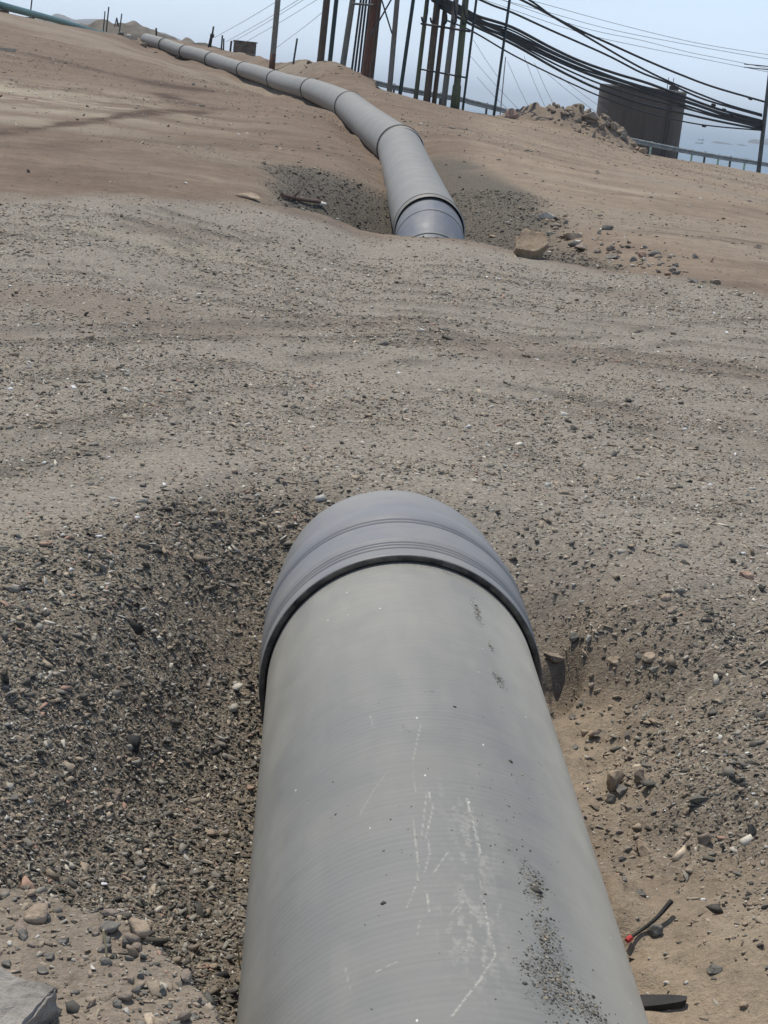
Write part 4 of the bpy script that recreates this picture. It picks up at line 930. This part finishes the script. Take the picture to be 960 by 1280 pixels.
for i in range(45):
    px = r2.normal(405, 38); y0 = r2.uniform(86, 96); P = W(px, 85, y0)
    w = np.exp(r2.normal(math.log(.11), .5)); rock('clod', P, (w*1.2, w, w*.6), M_ROCK_DUST, 'dusty clod lying on the spoil mound left of the pole cluster', 'clod', MD, 1300+i, r2.uniform(0, 6), (0, 0), .4, 10, 2, .1)
# stones in the foreground
fg = [(871, 1000, 32, 18, M_ROCK_GREY, 'grey wedge-shaped stone on the sandy floor right of the pipe'), (858, 1013, 15, 14, M_ROCK_TAN, 'small tan stone leaning on the grey wedge-shaped stone'), (881, 1047, 22, 22, M_ROCK_BROWN, 'brown angular stone below the grey wedge-shaped stone'), (858, 1044, 13, 10, M_ROCK_TAN, 'pebble left of the brown angular stone'),
      (803, 1056, 30, 20, M_ROCK_TAN, 'tan clod with a bright top halfway to the pipe'), (766, 980, 42, 34, M_ROCK_TAN, 'big crumbly tan clod with a dark hollow on its left, close to the pipe'), (800, 970, 22, 26, M_ROCK_BROWN, 'cracked brown clod right of the big crumbly clod'), (763, 1002, 22, 16, M_ROCK_GREY, 'dark grey stone below the big crumbly clod'),
      (940, 1034, 18, 22, M_ROCK_GREY, 'upright grey shard near the right frame edge'), (931, 716, 24, 14, M_ROCK_RED, 'pinkish stone on the gravel road at right'), (846, 681, 34, 9, M_ROCK_GREY, 'flat dark slate on the gravel road right of the socket'), (783, 918, 14, 18, M_ROCK_GREY, 'smooth pale grey pebble on the right bank'),
      (893, 1210, 30, 14, M_ROCK_GREY, 'dark stone at the edge of the stony patch at lower right'), (297, 792, 16, 11, M_ROCK_TAN, 'orange-tan stone on the dark gravel bank left of the socket'), (313, 988, 12, 9, M_ROCK_RED, 'reddish pebble in the dark gap left of the pipe'), (137, 1163, 9, 7, M_ROCK_PALE, 'bright white stone on the ridge of the sandy hump'),
      (178, 852, 7, 8, M_ROCK_PALE, 'white chip in the middle of the dark bank'), (131, 1190, 22, 16, M_ROCK_GREY, 'light grey lump on the right shoulder of the sandy hump'), (62, 1200, 22, 10, M_ROCK_GREY, 'dark flat stone on the sandy hump'), (28, 1172, 26, 14, M_ROCK_GREY, 'broken grey stone on the left end of the sandy hump'), (4, 1165, 16, 9, M_ROCK_TAN, 'orange stone at the left frame edge'),
      (12, 1183, 12, 11, M_ROCK_PALE, 'pale stone at the left frame edge below the orange one'), (170, 1243, 18, 16, M_ROCK_GREY, 'grey stone at the lower end of the hump ridge'), (202, 1242, 16, 18, M_ROCK_GREY, 'rounded grey stone lowest in the dark gully'), (160, 1202, 14, 10, M_ROCK_GREY, 'grey stone in the row along the hump edge'), (176, 1225, 15, 11, M_ROCK_GREY, 'grey stone halfway down the row along the hump edge'), (115, 1218, 16, 8, M_ROCK_PALE, 'flat whitish stone in the middle of the sandy hump'),
      (735, 803, 12, 14, M_ROCK_PALE, 'white stone on the crumbling ledge right of the socket'), (718, 800, 20, 14, M_ROCK_GREY, 'grey stone on the crumbling ledge')]
for i, (px, py, w, h, m, lab) in enumerate(fg): rpx(px, py, w, h, m, lab, 700+i, rotz=i*1.3, asp=.75, tilt=(.2*(i % 3-1), .15*(i % 2)), sub=4 if w > 25 else 3, cuts=12, rough=.09, name='clod' if 'clod' in lab else 'stone', cat='clod' if 'clod' in lab else 'stone')
rpx(690, 826, 34, 12, M_ROCK_BROWN, 'brown slab roofing the dark hollow under the rim', 801, name='stone', cat='stone', cuts=12, rough=.1)
CL = 'clods on the crumbling right bank'
for i in range(85):
    px = r2.normal(735, 50); py = r2.uniform(735, 1040)
    if px < 690+.3*max(0, py-860): continue
    w = np.exp(r2.normal(math.log(10), .5)); rpx(px, py, w, w*.6, [M_ROCK_TAN, M_ROCK_BROWN, M_ROCK_GREY][r2.integers(0, 3)], 'small crumbly clod on the bank right of the pipe', 850+i, CL, .5, rotz=r2.uniform(0, 6), cuts=10, rough=.12, name='clod', cat='clod')
HS = 'stones along the edge of the sandy hump'
for i in range(75):
    a_ = r2.uniform(-.2, 1.25); q_ = r2.normal(.99, .07) if i < 50 else r2.uniform(.6, 1.0); x_ = -.87+.70*q_*math.sin(a_); y_ = 2.50+.84*q_*math.cos(a_); w = np.exp(r2.normal(math.log(.014), .4))
    rock('stone', (x_, y_), (w*1.2, w*.9, w*.7), [M_ROCK_GREY, M_ROCK_GREY, M_ROCK_BROWN, M_ROCK_TAN][r2.integers(0, 4)], 'small stone lying on or along the edge of the sandy hump', 'stone', HS, 1200+i, r2.uniform(0, 6), (r2.normal(0, .3), r2.normal(0, .3)), .2, 10, 2)
SB = 'loose stones on the road and the pit banks'
for i in range(130):
    px, py = r2.uniform(0, 960), r2.uniform(330, 1280)
    sx = 330-.1*(py-700) if py > 640 else 1e4
    if py > 610 and (325-.1*(py-880) < px < 690+.32*max(0, py-860)): continue
    w = r2.uniform(6, 12)*(.5+py/900); rpx(px, py, w, w*r2.uniform(.35, .6), [M_ROCK_GREY, M_ROCK_GREY, M_ROCK_BROWN, M_ROCK_TAN][r2.integers(0, 4)], 'loose stone a little larger than the gravel around it', 950+i, SB, rotz=r2.uniform(0, 6), tilt=(r2.normal(0, .3), r2.normal(0, .3)), cuts=10, name='stone', cat='stone', sub=2)
# broken kerb stone in the lower left corner
P = WZ(18, 1268, gz(-1.0, 3.0)); ax = np.array(Matrix.Rotation(-.35, 3, 'Z') @ Matrix.Rotation(.12, 3, 'X')).T
def slab():
    bm = bmesh.new(); bmesh.ops.create_cube(bm, size=2)
    for v in bm.verts: v.co = Vector((v.co.x*.105, v.co.y*.09, v.co.z*.06))
    bmesh.ops.bevel(bm, geom=bm.edges[:], offset=.006, segments=2, affect='EDGES'); bmesh.ops.subdivide_edges(bm, edges=bm.edges[:], cuts=9, use_grid_fill=True); bm.verts.index_update()
    V = np.array([v.co[:] for v in bm.verts]); F = [[v.index for v in f.verts] for f in bm.faces]; bm.free()
    V = V+.020*np.stack([fbm(V[:, 0]*9+i*3+V[:, 2]*7, V[:, 1]*9+V[:, 2]*8, .6, 5, 90+i, .65) for i in range(3)], 1)
    return V@ax, F
Pc = (-.665, 2.78, gz(-.665, 2.78)); V, F = slab(); o = mesh_obj('concrete_chunk', V, F, M_ASPHALT); o.location = (float(Pc[0])-.01, float(Pc[1]), float(Pc[2])+.004)
top = V[V[:, 2] > V[:, 2].max()-.04]
tag(o, 'broken grey concrete chunk with a rough front in the lower left corner', 'concrete chunk')
# red-tipped black stick, black strip, chip, straw, twig, board
a = on_ground(786, 1181); b = on_ground(836, 1147)
o = empty('stick', a, 'black stick with a red tip lying beside the pipe', 'stick')
pts = spline([a+np.array([0, 0, .02]), (a*.5+b*.5)+np.array([.01, 0, .03]), b+np.array([0, 0, .04])], 6)
MB().tube(pts, np.linspace(.004, .0075, len(pts)), 8).build('shaft', M_BLACK, o)
dd = (b-a)/np.linalg.norm(b-a); MB().tube([a+np.array([0, 0, .02])-dd*.012, a+np.array([0, 0, .02])+dd*.006], .008, 8).build('tip', M_RED, o)
rpx(822, 1160, 24, 22, M_ROCK_GREY, 'dark jagged stone under the red-tipped stick', 990, name='stone', cat='stone', cuts=12)
a = on_ground(800, 1254); b = on_ground(857, 1256); dd = (b-a)/np.linalg.norm(b-a); sd = np.array([-dd[1], dd[0], 0])  # flat black tapering strip laid on the ground beside the pipe
Vv = []
for t, hw in ((-.3, .034), (0, .036), (.5, .030), (.9, .018), (1, .010)):
    for s_, z in ((-1, .005), (1, .005), (1, .022), (-1, .022)): q = a+(b-a)*t; Vv.append(q+sd*hw*s_+np.array([0, 0, z]))
Ff = [(i*4+k, i*4+(k+1) % 4, (i+1)*4+(k+1) % 4, (i+1)*4+k) for i in range(4) for k in range(4)]+[(3, 2, 1, 0), (16, 17, 18, 19)]
tag(mesh_obj('dark_strip', Vv, Ff, M_BLACK), 'black tapering strip on the ground beside the pipe at lower right', 'strip')
rpx(833, 1223, 10, 6, M_ROCK_PALE, 'tiny white chip on the sand above the black strip', 995, name='stone', cat='stone')
for px, py, lab in ((133, 1205, 'dry straw standing on the sandy hump'), (299, 1206, 'dry straw poking out beside the pipe')):
    a = on_ground(px, py); tag(MB().tube([a, a+np.array([-.004, 0, .03]), a+np.array([-.012, .004, .065])], .0025, 6).build('straw', M_STRAW), lab, 'straw')
a = on_ground(355, 250); o = empty('twig', a, 'dark dry twig lying left of the far pit', 'twig')
tw = [on_ground(*q)+np.array([0, 0, .05]) for q in ((352, 249), (366, 251), (380, 255), (402, 257))]
MB().tube(spline(tw, 5), .03, 7).build('stem', M_TWIG, o); MB().tube([tw[1], tw[1]+np.array([.09, 0, .10])], [.025, .012], 6).build('branch', M_TWIG, o)
a = on_ground(398, 256); rock('stone', a, (.14, .1, .05), M_ROCK_PALE, 'pale flat stone at the end of the dark twig', 'stone', None, 997)
a = on_ground(312, 249); rock('stone', a, (.20, .16, .05), M_ROCK_TAN, 'flat pale tan slab on the brown ground left of the twig', 'stone', None, 998, .1, (0, 0), .15, 8, 3, .05)
a = on_ground(8, 64); o = MB().box(a+np.array([0, 0, .08]), (.42, .12, .07), np.array(Matrix.Rotation(-.2, 3, 'Z')).T, .01).build('board', M_PALEWOOD); tag(o, 'short pale board lying on the slope at the left frame edge', 'board')
a = W(163, 50.5, 133); o = MB().box((a[0], a[1], gz(a[0], a[1])+.12), (.55, .06, .13), np.array(Matrix.Rotation(.15, 3, 'Z')).T, .01).build('board', M_PALEWOOD); tag(o, 'pale board lying beside the rubble at the crest end of the pipe', 'board')
for px, py, w, h, m, lab in ((150, 49, 9, 6, M_ROCK_GREY, 'dark rock left of the pale board on the crest'), (161, 44, 6, 5, M_ROCK_PALE, 'white stone behind the pale board on the crest'), (180, 46.5, 13, 7, M_ROCK_BROWN, 'brown clod heaped on the end of the grey pipe'), (94, 35.5, 6, 4, M_ROCK_BROWN, 'brown rock under the long teal pipe'), (109, 38, 5, 3.5, M_ROCK_TAN, 'tan rock right of the brown one under the teal pipe'), (195, 64, 6, 3, M_ROCK_TAN, 'small tan stone left of the grey pipe near the crest'), (221, 70, 9, 3, M_ROCK_BROWN, 'flat brown stone at the left foot of the pipe near the crest'), (242, 106, 7, 4, M_ROCK_GREY, 'dark lump beside the damp streak on the left yard')):
    yy = 134 if py < 60 else (126 if py < 90 else _gd(px, py)); P = W(px, py, yy); k = yy/FPX
    rock('rock', P, (w*k/2, w*k/2*.7, h*k/2*1.2), m, lab, 'rock', None, int(px*3+py), .5, (0, 0), .2)
# brown concrete box on the crest and the scrap before it
P = W(306, 60, 136); z = gz(P[0], P[1]); hb = max(.45, P[2]+.45-z)
o = empty('concrete_box', (P[0], P[1], z), 'low brown concrete box with an open end on the crest', 'concrete box')
mb = MB(); mb.box((P[0], P[1]+.5, z+hb*.5-.1), (.87, .07, hb*.5+.1), None, .015); mb.box((P[0], P[1]-.5, z+hb*.5-.1), (.87, .07, hb*.5+.1), None, .015); mb.box((P[0]-.8, P[1], z+hb*.5-.1), (.07, .43, hb*.5+.1), None, .015)
mb.build('walls', M_BLOCK, o); MB().box((P[0]+.02, P[1], z+hb+.045), (.95, .62, .045), None, .012).build('lid', M_BLOCK, o); MB().box((P[0]+.84, P[1], z+hb*.5-.1), (.03, .42, hb*.5+.08)).build('end_panel', M_POST_DARK, o)
P = W(309, 67, 131); z = gz(P[0], P[1])
o = empty('scrap_hose', (P[0], P[1], z), 'coiled dark scrap hose lying before the brown box', 'hose')
MB().tube([(P[0]+.75*math.cos(a)*(1-.02*a), P[1]+.5*math.sin(a), z+.08+.01*a+.05*math.sin(2*a)) for a in np.linspace(0, 11, 60)], .06, 8).build('coil', M_POST_DARK, o, True)
P = W(331, 70, 122); rock('rock', P, (.42, .35, .24), M_ROCK_GREY, 'grey-green hump of stone left of the lone pole', 'rock', None, 613)

# ------------------------------------------------------------------ sea, hills, islets, ships
SEA = -60.0
R_ = 45000.; ths = np.linspace(0, 2*math.pi, 97)[:-1]; rad = np.concatenate([[30], np.geomspace(300, R_, 30)])
V = [(r*math.sin(a), r*math.cos(a), SEA) for r in rad for a in ths]; nA = len(ths)
F = [(i*nA+k, (i+1)*nA+k, (i+1)*nA+(k+1) % nA, i*nA+(k+1) % nA) for i in range(len(rad)-1) for k in range(nA)]
msea, nt, b = mat('sea_water'); b.inputs['Base Color'].default_value = (.045, .085, .12, 1); b.inputs['Roughness'].default_value = .32; b.inputs['IOR'].default_value = 1.33
f = noise(nt, objcoord(nt), .02, 6, .65); bump(nt, f, .35, 3.0, b)
f2 = noise(nt, objcoord(nt), .0012, 5, .6); lk(nt, ramp(nt, f2, [(.35, (.045, .085, .12)), (.65, (.065, .115, .155))]), b.inputs['Base Color'])
tag(mesh_obj('sea', V, F, msea), kind='structure')
def ridge(name, prof, y, depth, m, seed):
    px = np.linspace(prof[0][0], prof[-1][0], 120); py = np.interp(px, [p[0] for p in prof], [p[1] for p in prof])
    rows = []; base = SEA-5
    for j, f in enumerate(np.linspace(0, 1, 14)):
        k = math.sin(math.pi*f)**.8 if f < 1 else 0
        row = []
        for a, bq in zip(px, py):
            P = W(a, bq, y); yy = y+depth*(f-.5); x = P[0]*yy/y
            nz = float(fbm(np.array([x/depth*4]), np.array([yy/depth*4]), .6, 4, seed)[0])
            row.append((x, yy, base+(P[2]-base)*k*(1+.05*nz*(1 if 0 < f < 1 else 0))))
        rows.append(row)
    V = np.array(rows).reshape(-1, 3); nA = 120; i = np.arange(13)[:, None]*nA+np.arange(nA-1)[None]
    return tag(mesh_obj(name, V, np.stack([i, i+1, i+nA+1, i+nA], -1).reshape(-1, 4), m, smooth=True), kind='structure')
ridge('hills', [(-200, 20), (20, 26), (62, 22), (70, 18), (80, 21), (92, 26), (108, 25), (122, 24), (135, 27), (145, 33), (170, 44), (185, 40), (196, 39.5), (206, 41), (220, 47), (240, 56), (300, 80)], 3800, 1500, M_HILL, 3)
ridge('near_hill', [(20, 60), (90, 36), (100, 34), (125, 34.5), (150, 36.5), (172, 38.5), (180, 38), (188, 46), (225, 54), (232, 51), (245, 50.5), (258, 50), (268, 55), (300, 72)], 260, 60, simple('near_hill_ground', (.135, .115, .092), .95, .4, .25), 9)
def islet(prof, y, name, label):
    P = [W(a, bq, y) for a, bq in prof]; mb = MB(); V = []; k = len(P)
    for f, hh in ((-1, 0), (-.5, .8), (0, 1), (.5, .8), (1, 0)):
        for p in P: V.append((p[0], y+f*60, SEA-2+(max(p[2], SEA+.5)-SEA+2)*hh))
    F = [(i*k+j, i*k+j+1, (i+1)*k+j+1, (i+1)*k+j) for i in range(4) for j in range(k-1)]
    return tag(mesh_obj(name, V, F, M_ISLE), label, 'islet')
def sea_y(px, py): d = ray(px, py); return float((CAM+d*((SEA-CAMZ)/d[2]))[1])
yy = sea_y(905, 180); islet([(890, 178.5), (895, 176.5), (901, 177.2), (905, 178), (911, 179.2), (917, 181)], yy, 'islet', 'long low dark islet in the sea left of the right pole')
yy = sea_y(927, 182); islet([(922, 182), (925, 180), (928, 180), (931, 181.5), (935, 183)], yy, 'islet', 'small dark islet just left of the right pole')
yy = sea_y(950, 180); islet([(936, 178.5), (939, 174.5), (944, 173.7), (950, 175), (956, 174), (964, 171), (980, 176)], yy, 'islet', 'hazy brown island behind the right pole')
def ship(px, py, wpx, label):
    y = sea_y(px, py); P = W(px, py, y); k = y/FPX; L = wpx*k/2; h = 1.0*k
    o = empty('ship', (P[0], y, SEA), label, 'ship')
    V = [(P[0]+sx*L*q, y+sy*L*.16, SEA+z) for z, q in ((-1, .9), (h, 1)) for sx, sy in ((-1, 0), (-.8, 1), (.85, 1), (1, 0), (.85, -1), (-.8, -1))]
    F = [(k_, (k_+1) % 6, 6+(k_+1) % 6, 6+k_) for k_ in range(6)]+[tuple(range(6, 12)), tuple(range(5, -1, -1))]
    mesh_obj('hull', V, F, M_SHIP, o); MB().box((P[0]+L*.65, y, SEA+h*1.7), (L*.14, L*.1, h*.7)).build('bridge', M_SHIP, o)
ship(682, 135, 8, 'tiny grey ship on the sea above the rubble heap')
ship(876, 175.5, 8, 'small dark ship nearest the tank'); ship(874, 179.5, 10, 'flat dark barge right below the small ship near the tank')

# ------------------------------------------------------------------ sea air
hz = MB().box((0, 0, 25.), (47000, 47000, 110)).build('haze', None); tag(hz, 'pale sea haze that fades the islets and far hills', 'haze', None, 'stuff')
mh = bpy.data.materials.new('sea_haze'); mh.use_nodes = True; nt = mh.node_tree; nt.nodes.remove(nt.nodes['Principled BSDF'])
pv = nt.nodes.new('ShaderNodeVolumePrincipled'); pv.inputs['Color'].default_value = (.80, .90, 1, 1); pv.inputs['Density'].default_value = 1.2e-4; pv.inputs['Anisotropy'].default_value = .2
nt.links.new(pv.outputs[0], nt.nodes['Material Output'].inputs['Volume']); hz.data.materials.append(mh)
# ------------------------------------------------------------------ light and sky
SUN_AZ = math.radians(-34); SUN_EL = math.radians(64)
sd = np.array([math.sin(SUN_AZ)*math.cos(SUN_EL), math.cos(SUN_AZ)*math.cos(SUN_EL), math.sin(SUN_EL)])
ld = bpy.data.lights.new('sun', 'SUN'); ld.energy = 3.7; ld.angle = math.radians(.6); ld.color = (1, .94, .83)
lo = bpy.data.objects.new('sun', ld); COL.objects.link(lo); lo.location = (0, 0, 50)
lo.rotation_euler = Vector([float(-c) for c in sd]).to_track_quat('-Z', 'Y').to_euler()
w = bpy.data.worlds.new('World'); scene.world = w; w.use_nodes = True; nt = w.node_tree
bg = nt.nodes['Background']; sky = nt.nodes.new('ShaderNodeTexSky'); sky.sky_type = 'NISHITA'; sky.sun_disc = False
sky.sun_elevation = SUN_EL; sky.sun_rotation = SUN_AZ; sky.altitude = 60; sky.air_density = 1.0; sky.dust_density = .4; sky.ozone_density = 3.0
tc = nt.nodes.new('ShaderNodeTexCoord'); mpw = nt.nodes.new('ShaderNodeMapping'); mpw.inputs['Scale'].default_value = (1.2, 1.2, 4.5); nt.links.new(tc.outputs['Generated'], mpw.inputs['Vector'])
veil = ramp(nt, noise(nt, mpw.outputs[0], 2.2, 6, .55), [(.30, g(.55)), (.70, g(.85))])     # thin high cloud
sx = nt.nodes.new('ShaderNodeSeparateXYZ'); nt.links.new(tc.outputs['Generated'], sx.inputs[0])
veil = math_(nt, 'MULTIPLY', veil, ramp(nt, sx.outputs[2], [(.10, g(1)), (.55, g(.25))]))
nt.links.new(mix(nt, veil, sky.outputs[0], (8.6, 10.4, 13.2)), bg.inputs['Color']); bg.inputs['Strength'].default_value = .09
vs = scene.view_settings; vs.view_transform = 'Standard'; vs.look = 'None'; vs.exposure = 0.15; vs.gamma = 1; vs.use_curve_mapping = False
scene.cycles.max_bounces = 5; scene.cycles.diffuse_bounces = 3; scene.cycles.use_denoising = True
